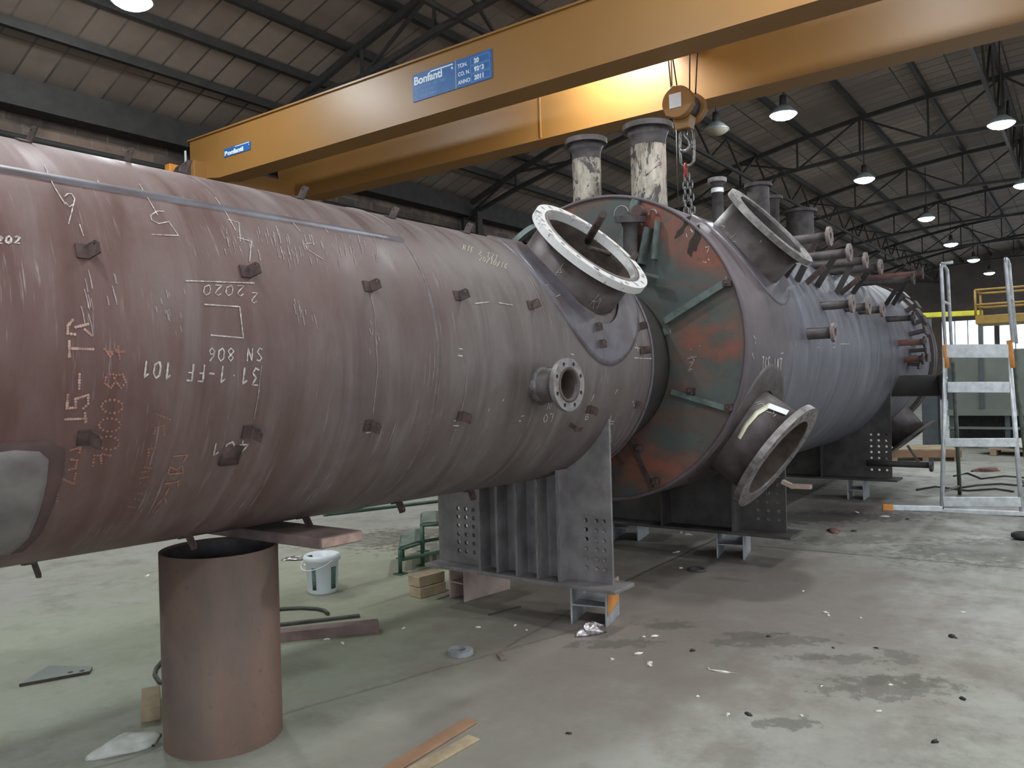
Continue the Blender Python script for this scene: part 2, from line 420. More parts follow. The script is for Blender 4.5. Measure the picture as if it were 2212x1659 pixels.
for u, v, rx, ry, k in ((1660, 1383, .34, .10, 0), (1620, 1372, .16, .06, 0), (1437, 1350, .16, .09, 0), (1750, 1420, .14, .05, 0), (1838, 1424, .16, .07, 0),
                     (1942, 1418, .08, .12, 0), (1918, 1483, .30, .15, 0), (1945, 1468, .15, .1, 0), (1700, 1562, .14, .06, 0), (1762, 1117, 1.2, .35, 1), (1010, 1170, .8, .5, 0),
                     (820, 1165, .8, .4, 0), (1325, 1390, .2, .08, 0), (905, 1150, .5, .3, 0), (2180, 1190, .9, .5, 0), (1830, 1165, .5, .2, 0)):
    c = stain_or_light(c, PZ(u, v), rx, ry, TH-PI/2, oil if not k else lin(52, 50, 50), .62, .45, 3.0, nw2)
def joint(c, a, b, wd, amt):
    A, B = PZ(*a), PZ(*b); d = (B-A); L = d.length; ang = math.atan2(d.y, d.x); mid = (A+B)/2
    mp = t.N('Mapping', vector_type='TEXTURE'); mp.inputs['Location'].default_value = (mid.x, mid.y, 0); mp.inputs['Rotation'].default_value = (0, 0, ang); t.L(co, mp.inputs[0])
    sp = t.N('SeparateXYZ'); t.L(mp.outputs[0], sp.inputs[0])
    y = t.math('ABSOLUTE', t.math('ADD', sp.outputs[1], t.math('MULTIPLY', t.math('SUBTRACT', nw, .5), .06)))
    x = t.math('ABSOLUTE', sp.outputs[0])
    return t.mix(t.math('MULTIPLY', t.rng(y, wd, wd*.3, 0, amt), t.rng(x, L/2+.1, L/2)), c, lin(70, 66, 60))
c = joint(c, (1330, 1265), (1560, 1158), .022, .8); c = joint(c, (1640, 1180), (2300, 1236), .022, .7); c = joint(c, (100, 1690), (1310, 1342), .018, .35)
c = joint(c, (1330, 1265), (1100, 1395), .02, .4); c = joint(c, (1700, 1090), (1830, 1020), .03, .6)
FL = t.out(c, t.rng(nm, .3, .7, .42, .68), 0, t.math('ADD', nm, t.math('MULTIPLY', nf, .4)), .10, .01, .4)
X0, X1, YL, YR = -9.0, 53.0, 12.6, -12.6
struct(MB().box(((X0+X1)/2, 0, -.1), (X1-X0, YL-YR, .2)), 'floor', FL)

# ------------------------------------------------------------------ hall shell
CROWN, EAVE = 8.6, 6.1
RR = (YL*YL + (CROWN-EAVE)**2)/(2*(CROWN-EAVE))
def roof_z(y): return CROWN - RR + math.sqrt(RR*RR - y*y)
mb = MB(); ys = [YR-.3 + (YL-YR+.6)*k/48 for k in range(49)]; arc = [0]
for k in range(48): arc.append(arc[-1] + math.hypot(ys[k+1]-ys[k], roof_z(ys[k+1])-roof_z(ys[k])))
vs = []; uvs = []
for x in (X0, X1):
    for k, y in enumerate(ys): vs.append((x, y, roof_z(y))); uvs.append((x, arc[k]))
for x in (X0, X1):
    for k, y in enumerate(ys): vs.append((x, y, roof_z(y)+.2)); uvs.append((x, arc[k]))
n = 49
fs = [(k, k+1, n+k+1, n+k) for k in range(48)] + [(2*n+k, 3*n+k, 3*n+k+1, 2*n+k+1) for k in range(48)]
mb.add(vs, fs, True, uvs); struct(mb, 'ceiling', M['roof'])
def wall(name, mat, a, b, h0, h1, th=.25, axis='x'):
    mb = MB(); a, b = V(a), V(b); d = (b-a); L = d.length; d.normalize(); nrm = V((-d.y, d.x, 0))
    vs = [a + V((0, 0, h0)), b + V((0, 0, h0)), b + V((0, 0, h1)), a + V((0, 0, h1))]; vs += [q + nrm*th for q in vs]
    uv = [(0, h0), (L, h0), (L, h1), (0, h1)]*2
    mb.add(vs, [(0, 1, 2, 3), (7, 6, 5, 4), (0, 4, 5, 1), (1, 5, 6, 2), (2, 6, 7, 3), (3, 7, 4, 0)], False, uv)
    return struct(mb, name, mat)
wall('wall_left', M['brick'], (X1, YL, 0), (X0, YL, 0), 0, EAVE+.05, -.25)
# right wall: sill, header, and a window band between piers
wall('wall_right', M['brick'], (X0, YR, 0), (X1, YR, 0), 0, 2.2, -.25)
wall('wall_right', M['brick'], (X0, YR, 0), (X1, YR, 0), 4.8, EAVE+.05, -.25)
def gable(name, x, mat, openings, th):
    """end wall with rectangular openings (y0, y1, z0, z1)"""
    out = [(YR, 0), (YL, 0)] + [(y, roof_z(y)) for y in [YL - (YL-YR)*k/24 for k in range(25)]]
    holes = [[(a, z0), (b, z0), (b, z1), (a, z1)] for a, b, z0, z1 in openings]
    mb = MB(); holes_plate(mb, out, holes, (x, 0, 0), (0, 1, 0), (0, 0, 1), th); return struct(mb, name, mat)
gable('wall_far', X1, M['far_wall'], [(-4.2, 1.0, 1.2, 4.55), (1.25, 4.3, 1.2, 4.55), (4.55, 7.2, 1.2, 4.55)], .3)
gable('wall_back', X0, M['far_wall'], [(-7, 1.0, .02, 4.8), (4.0, 9, 1.5, 4.6)], .3)
for k, (a, b) in enumerate(((-4.2, 1.0), (1.25, 4.3), (4.55, 7.2))):
    fr = MB()
    for q in range(1, 4): y = a+(b-a)*q/4; fr.box((X1, y, 2.87), (.06, .05, 3.35))
    o = struct(fr, 'window_%d' % (k+1), M['post_grey'])
    g = MB().box((X1+.02, (a+b)/2, 2.875), (.012, b-a, 3.35)).build('pane', M['glass'], o)

# ------------------------------------------------------------------ roof steelwork
ny = 16
def chords(y): return roof_z(y)-.22, roof_z(y) - .22 - (.25 + 1.0*(1-abs(y)/YL))
for X in (-3.7, 2.6, 8.9, 15.2, 21.5, 27.8, 34.1, 40.4, 46.7):
    mb = MB(); yy = [YL-.2 - (YL-YR-.4)*k/ny for k in range(ny+1)]
    for k in range(ny):
        a, b = yy[k], yy[k+1]; ta, ba = chords(a); tb, bb = chords(b)
        mb.bar((X, a, ta), (X, b, tb), .09, .11); mb.bar((X, a, ba), (X, b, bb), .08, .09)
        mb.bar((X, b, tb), (X, b, bb), .045, .045)
        if k % 2: mb.bar((X, a, ta), (X, b, bb), .045, .045)
        else: mb.bar((X, a, ba), (X, b, tb), .045, .045)
    struct(mb, 'roof_truss', M['truss'])
for y in (11.35, 10.5, 9.6, 8.5, 7.3, 6.0, 4.6, 3.1, 1.6, 0, -1.7, -3.5, -5.4, -7.4, -9.4, -11.3):
    struct(MB().bar((X0, y, roof_z(y)-.09), (X1, y, roof_z(y)-.07), .09, .13), 'roof_purlin', M['truss'])
for y in (7.3, 1.6, -5.4):                           # lattice girders tying the trusses along the hall
    mb = MB(); t0, b0 = chords(y); mb.bar((X0, y, b0), (X1, y, b0), .07, .07); x = X0; k = 0
    while x < X1-1.05:
        a, b = (t0, b0) if k % 2 else (b0, t0)
        mb.bar((x, y, a), (x+1.05, y, b), .045, .045); x += 1.05; k += 1
    struct(mb, 'roof_lattice_girder', M['truss'])
struct(MB().box(((X0+X1)/2, YL-.25, 5.92), (X1-X0, .35, .42)), 'trim_1', M['truss'])          # eaves beam
for sgn in (1, -1):
    struct(MB().box(((X0+X1)/2, sgn*(YL-.55), 4.55), (X1-X0, .3, .55)).box(((X0+X1)/2, sgn*(YL-.55), 4.86), (X1-X0, .08, .07)), 'runway_beam', M['truss'])
for X in (2.6, 8.9, 15.2, 21.5, 27.8, 34.1, 40.4, 46.7):          # latticed wall columns
    for sgn in (1, -1):
        mb = MB(); y0 = sgn*(YL-.18); y1 = sgn*(YL-.62); z = 0; k = 0
        for yq in (y0, y1): mb.box((X, yq, 2.9), (.18, .08, 5.8))
        while z < 5.5:
            mb.bar((X, y0 if k % 2 else y1, z), (X, y1 if k % 2 else y0, z+.5), .05, .05); z += .5; k += 1
        struct(mb, 'wall_column', M['truss'])
# clutter of rails and pipes on the left wall, below the eaves
for k, (z, a, b, r) in enumerate(((5.35, 2, 22, .05), (5.0, X0, 18, .06), (4.2, X0, 40, .05), (3.7, 4, 30, .07))):
    mb = MB().tube([(a, YL-.1-r, z), (b, YL-.1-r, z)], r, 8); struct(mb, 'wall_pipe', M['truss'])
# pale lintels
for x in (1.0, 3.0, 6.5, 10.5, 14.0, 18.0, 24.0):
    struct(MB().box((x, YL-.03, 5.25+.12*math.sin(x)), (1.3, .06, .09)), 'wall_lintel', M['far_wall'])

# ------------------------------------------------------------------ lamps
def lamp(P, label, group, lit=True, r=.25):
    top = roof_z(P.y)-.2
    t = thing('high_bay_lamp', label, 'lamp', P, group)
    MB().lathe([(.06, .17), (.10, .165), (r*.7, .10), (r, .02), (r+.004, .0), (r-.012, .0), (r*.7, .08), (.05, .14)], P, (0, 0, 1), 28).build('reflector', M['shade'], t)
    MB().cyl(P + V((0, 0, .165)), P + V((0, 0, .36)), .07, .06, 16).build('ballast_housing', M['truss'], t)
    MB().cyl(P + V((0, 0, .35)), V((P.x, P.y, top)), .012, None, 6).build('hanger_rod', M['truss'], t)
    MB().lathe([(.001, -.095), (r*.35, -.088), (r*.65, -.062), (r*.88, -.025), (r-.012, .005)], P, (0, 0, 1), 28).build('diffuser', M['glow'] if lit else M['unlit'], t)
    return t
ROW = 'lit high-bay lamps in the long row receding down the hall'
names = ['nearest and largest lit lamp of the receding row, right of the yellow hook block', 'second lit lamp of the receding row, above the small pipe flanges',
         'third lit lamp of the receding row, above the last pipe flange', 'fourth lit lamp of the receding row, left of the ladder top',
         'fifth lit lamp of the receding row, between the two ladder rails', 'last and smallest lit lamp of the receding row, above the yellow railing']
for nm, (u, v) in zip(names, ((1692, 248), (1867, 388), (2001, 472), (2054, 528), (2103, 562), (2137, 590))):
    lamp(PZ(u, v, 6.5), nm, ROW)
lamp(PZ(2163, 268, 6.5), 'lit lamp high at the right edge, with a dark notch in its glow', 'lit lamps in the second row')
lamp(PZ(2212, 400, 6.5), 'lit lamp cut by the right picture edge, half way up', 'lit lamps in the second row')
lamp(PZ(284, 2, 6.5), 'bright round lamp at the top left under the slab roof', 'lit lamps in the third row')
lamp(PZ(1547, 282, 6.5), 'unlit lamp behind the lifting chain, dull cream disc', 'unlit lamps', False)
OUT = 'lamps of the hall above and behind the picture'
lamp(V((8.50, 4.62, 6.02)), 'lit lamp above the crane, hidden between its two yellow girders', OUT, True, .30)
for P in ((2.4, 4.6), (-3.9, 4.6), (2.4, 9.66), (-3.9, 9.66), (6.0, 1.4), (-.3, 1.4), (-6.0, 1.4), (12.3, -2.2), (6, -2.2), (-.3, -2.2), (2.5, -6.5), (8.8, -6.5), (15.1, -6.5), (-3.8, -6.5), (21.4, -6.5)):
    lamp(V((P[0], P[1], 6.5)), 'lit high-bay lamp hanging outside the picture', OUT)

# ------------------------------------------------------------------ bridge crane
G1, G2 = 7.3, 9.0
ZB, ZT = 4.92, 5.60
YA, YB = 11.62, -11.9
cr = thing('bridge_crane', 'yellow double-girder bridge crane with blue maker signs spanning the hall', 'crane', (8.3, 0, 4.9))
def girder(x):
    mb = MB(); b = .36; th = .03
    # box girder: two webs and two flanges, tapered up at the left end
    for xx in (x+th/2, x+b-th/2): mb.prism([(YA, ZB+.12), (YA, ZT), (YB, ZT), (YB, ZB), (YA-.8, ZB)][::-1], (xx-th/2, 0, 0), (0, 1, 0), (0, 0, 1), th)
    mb.box((x+b/2, (YA+YB)/2, ZT+.012), (b+.06, YA-YB, .024))
    mb.box((x+b/2, (YA-.8+YB)/2, ZB-.012), (b+.012, YA-.8-YB, .024))
    mb.bar((x+b/2, YA-.8, ZB-.012), (x+b/2, YA, ZB+.108), b+.01, .024, (0, 0, 1))
    mb.box((x+b/2, YA-.01, (ZB+.12+ZT)/2), (b, .02, ZT-ZB-.12))
    return mb
near = girder(G1).build('girder', M['yellow'], cr)
far = girder(G2)
far = far.build('girder', M['yellow'], cr)
for q in ((1167, 250), (1449, 170)):
    P = PX(q[0], q[1], G2); MB().box((G2-.006, P.y, (ZB+ZT)/2), (.012, .02, ZT-ZB)).build('web_joint', M['yellow'], far)
P = PX(402, 345, G1); MB().box((G1-.01, P.y, 5.33), (.02, .03, .30)).build('end_bolt_strip', M['sign_white'], near)
# end carriages with wheels
for y in (YA-.15, YB+.3):
    c = MB().box((8.33, y-.15, 5.02), (2.5, .34, .34)).build('end_carriage', M['yellow'], cr, .01)
    for x in (7.05, 9.55): MB().cyl((x, y-.24, 4.99), (x, y-.06, 4.99), .15, None, 20).build('wheel', M['steel_dark'], c)
Pb = PX(374, 368, 7.0); MB().box((7.0, Pb.y, Pb.z), (.2, .14, .16)).build('buffer', M['orange'], cr, .01)
# trolley on top of the girders
tr = MB().box((8.33, 3.64, 5.74), (2.3, 1.1, .12)).box((8.33, 3.75, 6.0), (.8, .55, .4)).build('trolley_frame', M['yellow'], cr)
MB().cyl((7.7, 3.65, 6.02), (8.95, 3.65, 6.02), .2, None, 24).build('rope_drum', M['steel_dark'], tr)
for x in (7.48, 9.18):
    for y in (3.2, 4.1): MB().cyl((x-.05, y, 5.71), (x+.05, y, 5.71), .08, None, 16).build('wheel', M['steel_dark'], tr)
# maker signs on the near web: x runs to -Y, y up, facing -X
EX, EY = V((0, -1, 0)), V((0, 0, 1))
def sign(y0, z0, y1, z1, name):
    mb = MB().box((G1-.006, (y0+y1)/2, (z0+z1)/2), (.008, y0-y1, z1-z0))
    return mb.build(name, M['sign_blue'], near)
def brand(o, L, sz, par):
    o = V(o); tm = MB(); text_on(tm, 'Bonfanti', sz, o, EX, EY, .0, .012*sz/.2, L)
    # long bar over the name, running right from the f, and the dot under its end
    tm.build('maker_name', M['sign_white'], par)
yl = PX(893, 195, G1).y; ym = PX(985, 172, G1).y; yr = PX(1064, 140, G1).y
zb, zt = PX(893, 222, G1).z, PX(893, 163, G1).z
s1 = sign(yl, zb, ym, zt, 'maker_sign'); s2 = sign(ym-.012, zb, yr, zt, 'rating_sign')
MB().box((G1-.006, ym-.006, (zb+zt)/2), (.008, .014, zt-zb)).build('sign_joint_strip', M['galv'], s1)
xs = G1-.0105
def wr(par, name, mat, txt, size, y, z, bold=0., sx=1.): 
    mb = MB(); text_on(mb, txt, size, (xs, y, z), EX, EY, .0, bold, sx); return mb.build(name, M[mat], par)
hh = zt-zb; wd = yl-ym
wr(s1, 'maker_name', 'sign_white', 'Bonfanti', hh*.40, yl-.02, zb+hh*.61, .004, (wd*.72)/(hh*.40*3.55))
MB().box((xs, yl-wd*.69, zt-hh*.085), (.003, wd*.52, hh*.045)).cyl((xs-.0015, ym+wd*.07, zt-hh*.21), (xs+.0015, ym+wd*.07, zt-hh*.21), hh*.04).build('name_bar', M['sign_white'], s1)
wr(s1, 'address_lines', 'sign_faint', '24030 AMBIVERE (BG) - ITALY', hh*.135, yl-.03, zb+hh*.43, 0, .97*wd/(hh*.135*17.0))
wr(s1, 'phone_line', 'sign_faint', 'Tel. +39 035 908711', hh*.135, yl-.03, zb+hh*.26, 0, .68*wd/(hh*.135*10.6))
wr(s1, 'fax_line', 'sign_faint', 'Fax +39 035 908654', hh*.135, yl-.03, zb+hh*.09, 0, .68*wd/(hh*.135*10.6))
w2 = ym-yr
for k, (a, b) in enumerate((('TON.', '20'), ('CO. N.', '9263'), ('ANNO', '2011'))):
    z = zb + hh*(.70-.29*k)
    wr(s2, 'rating_caption', 'sign_white', a, hh*.19, ym-.04, z, .001, .95)
    wr(s2, 'rating_value', 'sign_white', b, hh*.22, ym-.05-w2*.43, z, .003, 1.0)
    y0, y1 = ym-w2*.43, yr+w2*.06; fr = MB()
    for yy in (y0, y1): fr.box((xs, yy, z+hh*.08), (.002, .004, hh*.25))
    for zz in (z-hh*.045, z+hh*.205): fr.box((xs, (y0+y1)/2, zz), (.002, y0-y1, .004))
    fr.build('value_frame', M['sign_faint'], s2)
ya, yb = PX(485, 330, G1).y, PX(542, 316, G1).y; za, zc = PX(485, 341, G1).z, PX(485, 323, G1).z
s3 = sign(ya, za, yb, zc, 'small_maker_sign'); hh = zc-za; wd = ya-yb
wr(s3, 'maker_name', 'sign_white', 'Bonfanti', hh*.72, ya-.015, za+hh*.16, .004, (wd*.76)/(hh*.72*3.55))
MB().box((xs, ya-wd*.70, zc-hh*.10), (.003, wd*.54, hh*.07)).cyl((xs-.0015, yb+wd*.06, zc-hh*.34), (xs+.0015, yb+wd*.06, zc-hh*.34), hh*.06).build('name_bar', M['sign_white'], s3)

# hook block hanging on its ropes
HX, HY, HZ = 8.4, 3.65, 4.66
hk = thing('hook_block', 'yellow round hook block with a blank white plate hanging from crane ropes', 'hook block', (HX, HY, HZ))
def sheave(x0, x1, r, dy=0, dz=0):
    out = []
    for k in range(48):
        a = 2*PI*k/48; q = r*(1 + .09*max(0, math.cos(3*(a-PI*.42)))**14); out.append((q*math.cos(a), q*math.sin(a)))
    mb = MB(); mb.prism(out, (x0, HY+dy, HZ+dz), (0, 1, 0), (0, 0, 1), x1-x0); return mb
sheave(HX-.20, HX-.10, .175).build('cheek_plate', M['yellow'], hk, .008)
sheave(HX+.10, HX+.20, .175, -.02).build('cheek_plate', M['yellow'], hk, .008)
MB().cyl((HX-.10, HY, HZ), (HX+.10, HY, HZ), .15, None, 28).build('sheave', M['steel_dark'], hk)
MB().box((HX-.206, HY+.012, HZ+.01), (.01, .14, .155)).build('blank_plate', M['sign_white'], hk)
MB().prism([(-.11, -.13), (.11, -.13), (.075, -.27), (-.075, -.27)], (HX-.08, HY, HZ), (0, 1, 0), (0, 0, 1), .16).build('crosshead', M['yellow'], hk, .01)
for (u, v), yy in (((1443, 120), HY+.14), ((1452, 118), HY+.06), ((1490, 110), HY-.07), ((1507, 103), HY-.14)):
    P = PX(u, v, HX); MB().cyl(V((HX, yy, HZ+.1)), P + (P-V((HX, yy, HZ+.1)))*.7, .008, None, 8).build('rope', M['wire'], hk)
mb = MB(); mb.tube([(HX, HY, HZ-.26), (HX, HY, HZ-.34), (HX, HY-.05, HZ-.40), (HX, HY-.06, HZ-.46), (HX, HY-.02, HZ-.51), (HX, HY+.04, HZ-.50), (HX, HY+.07, HZ-.45)], [.03, .028, .026, .026, .026, .022, .012], 10)
mb.build('hook', M['chain'], hk)
MB().cyl((HX, HY+.10, HZ-.2), (HX, HY+.10, 3.02), .007, None, 8).build('guide_rope', M['wire'], hk)
# lifting chain
def link(mb, c, d, side, L, wd_, r):
    """one oval chain link, long axis d"""
    c, d, side = V(c), V(d).normalized(), V(side).normalized(); pts = []
    for k in range(16):
        a = 2*PI*k/16; e = (L-wd_)/2*(1 if math.cos(a) > 0 else -1) if abs(math.cos(a)) > 1e-6 else 0
        pts.append(c + d*(math.cos(a)*wd_/2+e) + side*(math.sin(a)*wd_/2))
    mb.tube(pts, r, 6, True)
lc = thing('lifting_chain', 'steel lifting chain with a big ring hanging from the hook to the large vessel', 'chain', (HX, 3.63, 3.0))
rg = MB(); link(rg, (HX, HY-.02, 4.19), (0, 0, 1), (0, 1, 0), .42, .17, .017); rg.build('master_ring', M['chain'], lc)
rg = MB(); link(rg, (HX, HY, 3.94), (0, 0, 1), (1, 0.2, 0), .14, .06, .016); rg.build('connecting_link', M['red_link'], lc)
for dy in (-.045, .045):
    mb = MB(); z = 3.85; k = 0
    while z > 3.05:
        f = (3.88-z)/.85; y = 3.64 + dy*(.6+.5*f) - .03*f
        link(mb, (HX + .012*(k % 2), y, z), (0, 0, 1), (0, 1, 0) if k % 2 else (1, .3, 0), .098, .055, .0085); z -= .074; k += 1
    mb.build('chain_leg', M['chain'], lc)

# ------------------------------------------------------------------ vessel building blocks
R_ = math.radians
def shell(c, prof, mat, name, parent, cuts=(), seg=168, th=.018):
    """rolled shell from (s, r) stations, opened where nozzles (s, angle, r) go through"""
    pr = []
    for (s0, a), (s1, b) in zip(prof, prof[1:]):
        n = max(1, int((s1-s0)/.06))
        pr += [(s0+(s1-s0)*k/n, a+(b-a)*k/n) for k in range(n)]
    pr.append(prof[-1]); mb = MB(); n = len(pr); vs = []; uv = []
    for lay in (0, th):
        for s, r in pr:
            for k in range(seg+1):
                a = 2*PI*k/seg - PI; vs.append(c.pt(s, a, r-lay)); uv.append((a*c.R, s))
    off = n*(seg+1); fs = []
    def cut(i, k):
        s = (pr[i][0]+pr[i+1][0])/2; a = 2*PI*(k+.5)/seg - PI; P = c.pt(s, a)
        for cs, ca, cr in cuts:
            q = P - c.pt(cs, ca, 0); nn = c.n(ca); h = q.dot(nn)
            if h > 0 and (q-nn*h).length < cr: return True
        return False
    for i in range(n-1):
        for k in range(seg):
            if cuts and cut(i, k): continue
            a = i*(seg+1)+k; b = a+1; d = a+seg+1; e = d+1
            fs += [(a, b, e, d), (off+d, off+e, off+b, off+a)]
    for i in (0, n-1):
        for k in range(seg): a = i*(seg+1)+k; fs.append((a, a+1, off+a+1, off+a) if i else (a+1, a, off+a, off+a+1))
    mb.add(vs, fs, True, uv)
    return mb.build(name, mat, parent)
def ring_weld(c, s, mat, parent, w=.012, h=.005, r=None):
    r = r or c.R; MB().lathe([(r-.004, -w), (r+h*.7, -w*.5), (r+h, 0), (r+h*.7, w*.5), (r-.004, w)], c.A+c.D*s, c.D, 128).build('weld_seam', mat, parent)
def patch(c, poly, lift, rings=10, inner=0., seam=True):
    """plate lying on the shell; poly = [(s, arc angle)], star-shaped round its middle"""
    n = len(poly); cs = sum(p[0] for p in poly)/n; ca = sum(p[1] for p in poly)/n
    mb = MB(); vs = []; fs = []
    for i in range(rings+1):
        f = inner + (1-inner)*i/rings
        for s, a in poly: vs.append(c.pt(cs+(s-cs)*f, ca+(a-ca)*f, c.R+lift))
    for s, a in poly: vs.append(c.pt(s+(s-cs)*.01, a+(a-ca)*.01, c.R-.004))
    for i in range(rings+1):
        for k in range(n): a = i*n+k; b = i*n+(k+1) % n; fs.append((a, b, b+n, a+n))
    return mb.add(vs, fs, True)
def densify(pts, closed=True, step=.03):
    out = []; n = len(pts)
    for k in range(n if closed else n-1):
        a, b = pts[k], pts[(k+1) % n]; m = max(1, int(math.hypot(b[0]-a[0], b[1]-a[1])/step))
        out += [(a[0]+(b[0]-a[0])*q/m, a[1]+(b[1]-a[1])*q/m) for q in range(m)]
    if not closed: out.append(pts[-1])
    return out
def ribbon(mb, pts, nrm, w, lift=.0025):
    """flat stroke along 3D points lying on a surface with the given normals"""
    if len(pts) < 2: return mb
    vs = []
    for i, P in enumerate(pts):
        d = (pts[min(i+1, len(pts)-1)] - pts[max(i-1, 0)])
        if d.length < 1e-7: d = V((0, 0, 1))
        sd = d.normalized().cross(nrm[i]).normalized()
        ww = w*.62*(.7+.6*random.random())
        vs += [P + nrm[i]*lift + sd*ww/2, P + nrm[i]*lift - sd*ww/2]
    return mb.add(vs, [(2*i, 2*i+1, 2*i+3, 2*i+2) for i in range(len(pts)-1)])
def on_cyl(c):
    def f(u, v):
        s, a = c.hit(u, v); return c.pt(s, a), c.n(a)
    return f
def on_x(x):
    return lambda u, v: (PX(u, v, x), V((-1, 0, 0)))
def strokes(mb, surf, lines, w):
    for ln in lines:
        pts = densify(ln, False, 6.0); q = [surf(*p) for p in pts]
        ribbon(mb, [a for a, b in q], [b for a, b in q], w)
    return mb
def dots(mb, surf, lines, gap, r0):
    for ln in lines:
        for u, v in densify(ln, False, gap*1.55):
            P, n = surf(u, v); x, y, n = axes_for(n); k = 7; r = r0*random.uniform(.6, .85)
            mb.add([P+n*.002 + x*r*math.cos(2*PI*i/k) + y*r*math.sin(2*PI*i/k) for i in range(k)], [list(range(k))])
    return mb
GL = {'0': [[(.2,0),(.05,.3),(.1,.8),(.4,1),(.65,.7),(.6,.2),(.2,0)]], '1': [[(.1,.75),(.45,1),(.4,0)]], '2': [[(.05,.8),(.3,1),(.6,.8),(.45,.5),(.05,0),(.65,0)]],
      '3': [[(.05,1),(.6,1),(.3,.58),(.62,.3),(.4,0),(.05,.1)]], '4': [[(.45,0),(.45,1),(.02,.35),(.65,.35)]], '5': [[(.6,1),(.15,1),(.1,.55),(.5,.55),(.62,.25),(.4,0),(.05,.05)]],
      '6': [[(.55,1),(.15,.6),(.08,.2),(.35,0),(.6,.2),(.45,.5),(.1,.4)]], '7': [[(.05,1),(.65,1),(.3,0)]], '8': [[(.35,.52),(.08,.75),(.35,1),(.6,.75),(.35,.52),(.05,.25),(.35,0),(.65,.25),(.35,.52)]],
      '9': [[(.6,.6),(.3,.45),(.08,.75),(.35,1),(.6,.8),(.55,.3),(.35,0)]], 'A': [[(0,0),(.35,1),(.65,0)],[(.12,.35),(.55,.35)]], 'B': [[(.1,0),(.1,1),(.5,.9),(.5,.6),(.1,.52),(.6,.4),(.55,.05),(.1,0)]],
      'C': [[(.6,.85),(.3,1),(.08,.5),(.3,0),(.6,.15)]], 'D': [[(.1,0),(.1,1),(.55,.75),(.55,.25),(.1,0)]], 'E': [[(.6,1),(.1,1),(.1,0),(.6,0)],[(.1,.5),(.5,.5)]], 'F': [[(.6,1),(.12,1),(.08,0)],[(.1,.52),(.5,.52)]],
      'H': [[(.1,0),(.1,1)],[(.6,0),(.6,1)],[(.1,.5),(.6,.5)]], 'I': [[(.3,0),(.3,1)]], 'L': [[(.12,1),(.08,0),(.6,.05)]], 'M': [[(0,0),(.1,1),(.35,.4),(.6,1),(.7,0)]], 'N': [[(.08,0),(.1,1),(.55,0),(.6,1)]],
      'R': [[(.1,0),(.1,1),(.55,.85),(.5,.55),(.1,.5),(.6,0)]], 'S': [[(.6,.9),(.3,1),(.08,.78),(.55,.3),(.35,0),(.05,.1)]], 'T': [[(0,1),(.7,1)],[(.35,1),(.35,0)]], 'V': [[(0,1),(.33,0),(.65,1)]], 'W': [[(0,1),(.17,0),(.35,.7),(.52,0),(.7,1)]],
      'Q': [[(.2,0),(.05,.3),(.1,.8),(.4,1),(.65,.7),(.6,.2),(.2,0)],[(.4,.25),(.7,-.05)]], '-': [[(.1,.5),(.6,.5)]], '.': [[(.25,.0),(.3,.08)]], '/': [[(.1,-.1),(.6,1.1)]], '\u00b7': [[(.28,.5),(.36,.52)]], ' ': []}
def lay(txt, o, ex, ey):
    """text as pixel strokes: ex = one advance, ey = cap height"""
    out = []
    for i, ch in enumerate(txt):
        for ln in GL[ch]:
            out.append([(o[0]+ex[0]*(i+x)+ey[0]*y, o[1]+ex[1]*(i+x)+ey[1]*y) for x, y in ln])
    return out
def crop(sc, ox, oy): return lambda *ls: [[(ox+x/sc, oy+y/sc) for x, y in l] for l in ls]

def nozzle(name, c, s, a, L, rn, ro, ri, t, parent, nb, neck='neck', fl='flange_steel', rb=None, rh=.012, org=None, axis=None):
    """stub pipe on the shell with a bolted ring flange on its end; returns neck object"""
    ax = axis or c.n(a); o = org or c.pt(s, a, 0)
    b = math.sqrt(max(.01, c.R**2 - rn**2)) - .03 if org is None else .72
    k = MB().lathe([(rn, b), (rn, L-t), (rn*.97, L-t), (ri, L-t), (ri, b)], o, ax, 56).build(name, M[neck], parent)
    fb = MB(); flange(fb, o+ax*(L-t/2), ax, ro, ri, t, nb, rb or (ro*.55+max(rn, ri)*.45), rh); fb.build('flange', M[fl], k, .003)
    if ro < .2 and neck != 'peel': MB().lathe([(rn+.004, L-t-.05), (ro*.62, L-t-.001), (rn, L-t-.001)], o, ax, 28).build('hub', M['steel_dark'], k)
    return k
def clip(c, s, a, parent, w=.052, h=.058, foot=.036, tilt=.25, mat='clip'):
    """small folded plate welded to the shell: a foot on the plate and a drilled upright leaf"""
    n = c.n(a); tdir = n.cross(c.D).normalized(); P = c.pt(s, a); e = (n + c.D*tilt).normalized()
    mb = MB(); holes_plate(mb, [(-w/2, 0), (w/2, 0), (w/2, h*.8), (w/2-.012, h), (-w/2, h)], [circ(.005, 8, w*.25, h*.72)], P - n*.003, tdir, e, .006)
    k = 6; mb.sheet([[c.pt(s-foot*i, a+(j/k-.5)*w/c.R, c.R+.007) for j in range(k+1)] for i in (0, 1)], -n*.010, False)
    return mb.build('insulation_clip', M[mat], parent)

# ------------------------------------------------------------------ near vessel
base = NV.pt(2.2, PI); nv = thing('pressure_vessel', 'long brown steel vessel in the foreground covered in chalk writing and small clips', 'vessel', (base.x, base.y, 0))
MA = R_(44.6); q_ = aim(NV, 1278, 533, NV.n(MA)); MW = (q_[0], MA); ML = q_[1] + .012
SN = (NV.hit(1185, 830)[0], R_(101))
head = [(-2.0-.42*math.sin(R_(q)), max(.05, NV.R*math.cos(R_(q)))) for q in (85, 75, 60, 45, 30, 15)]
sh = shell(NV, head + [(-2.0, NV.R), (NV_END, NV.R)], M['near_shell'], 'shell', nv, [(MW[0], MW[1], .338), (SN[0], SN[1], .088)])
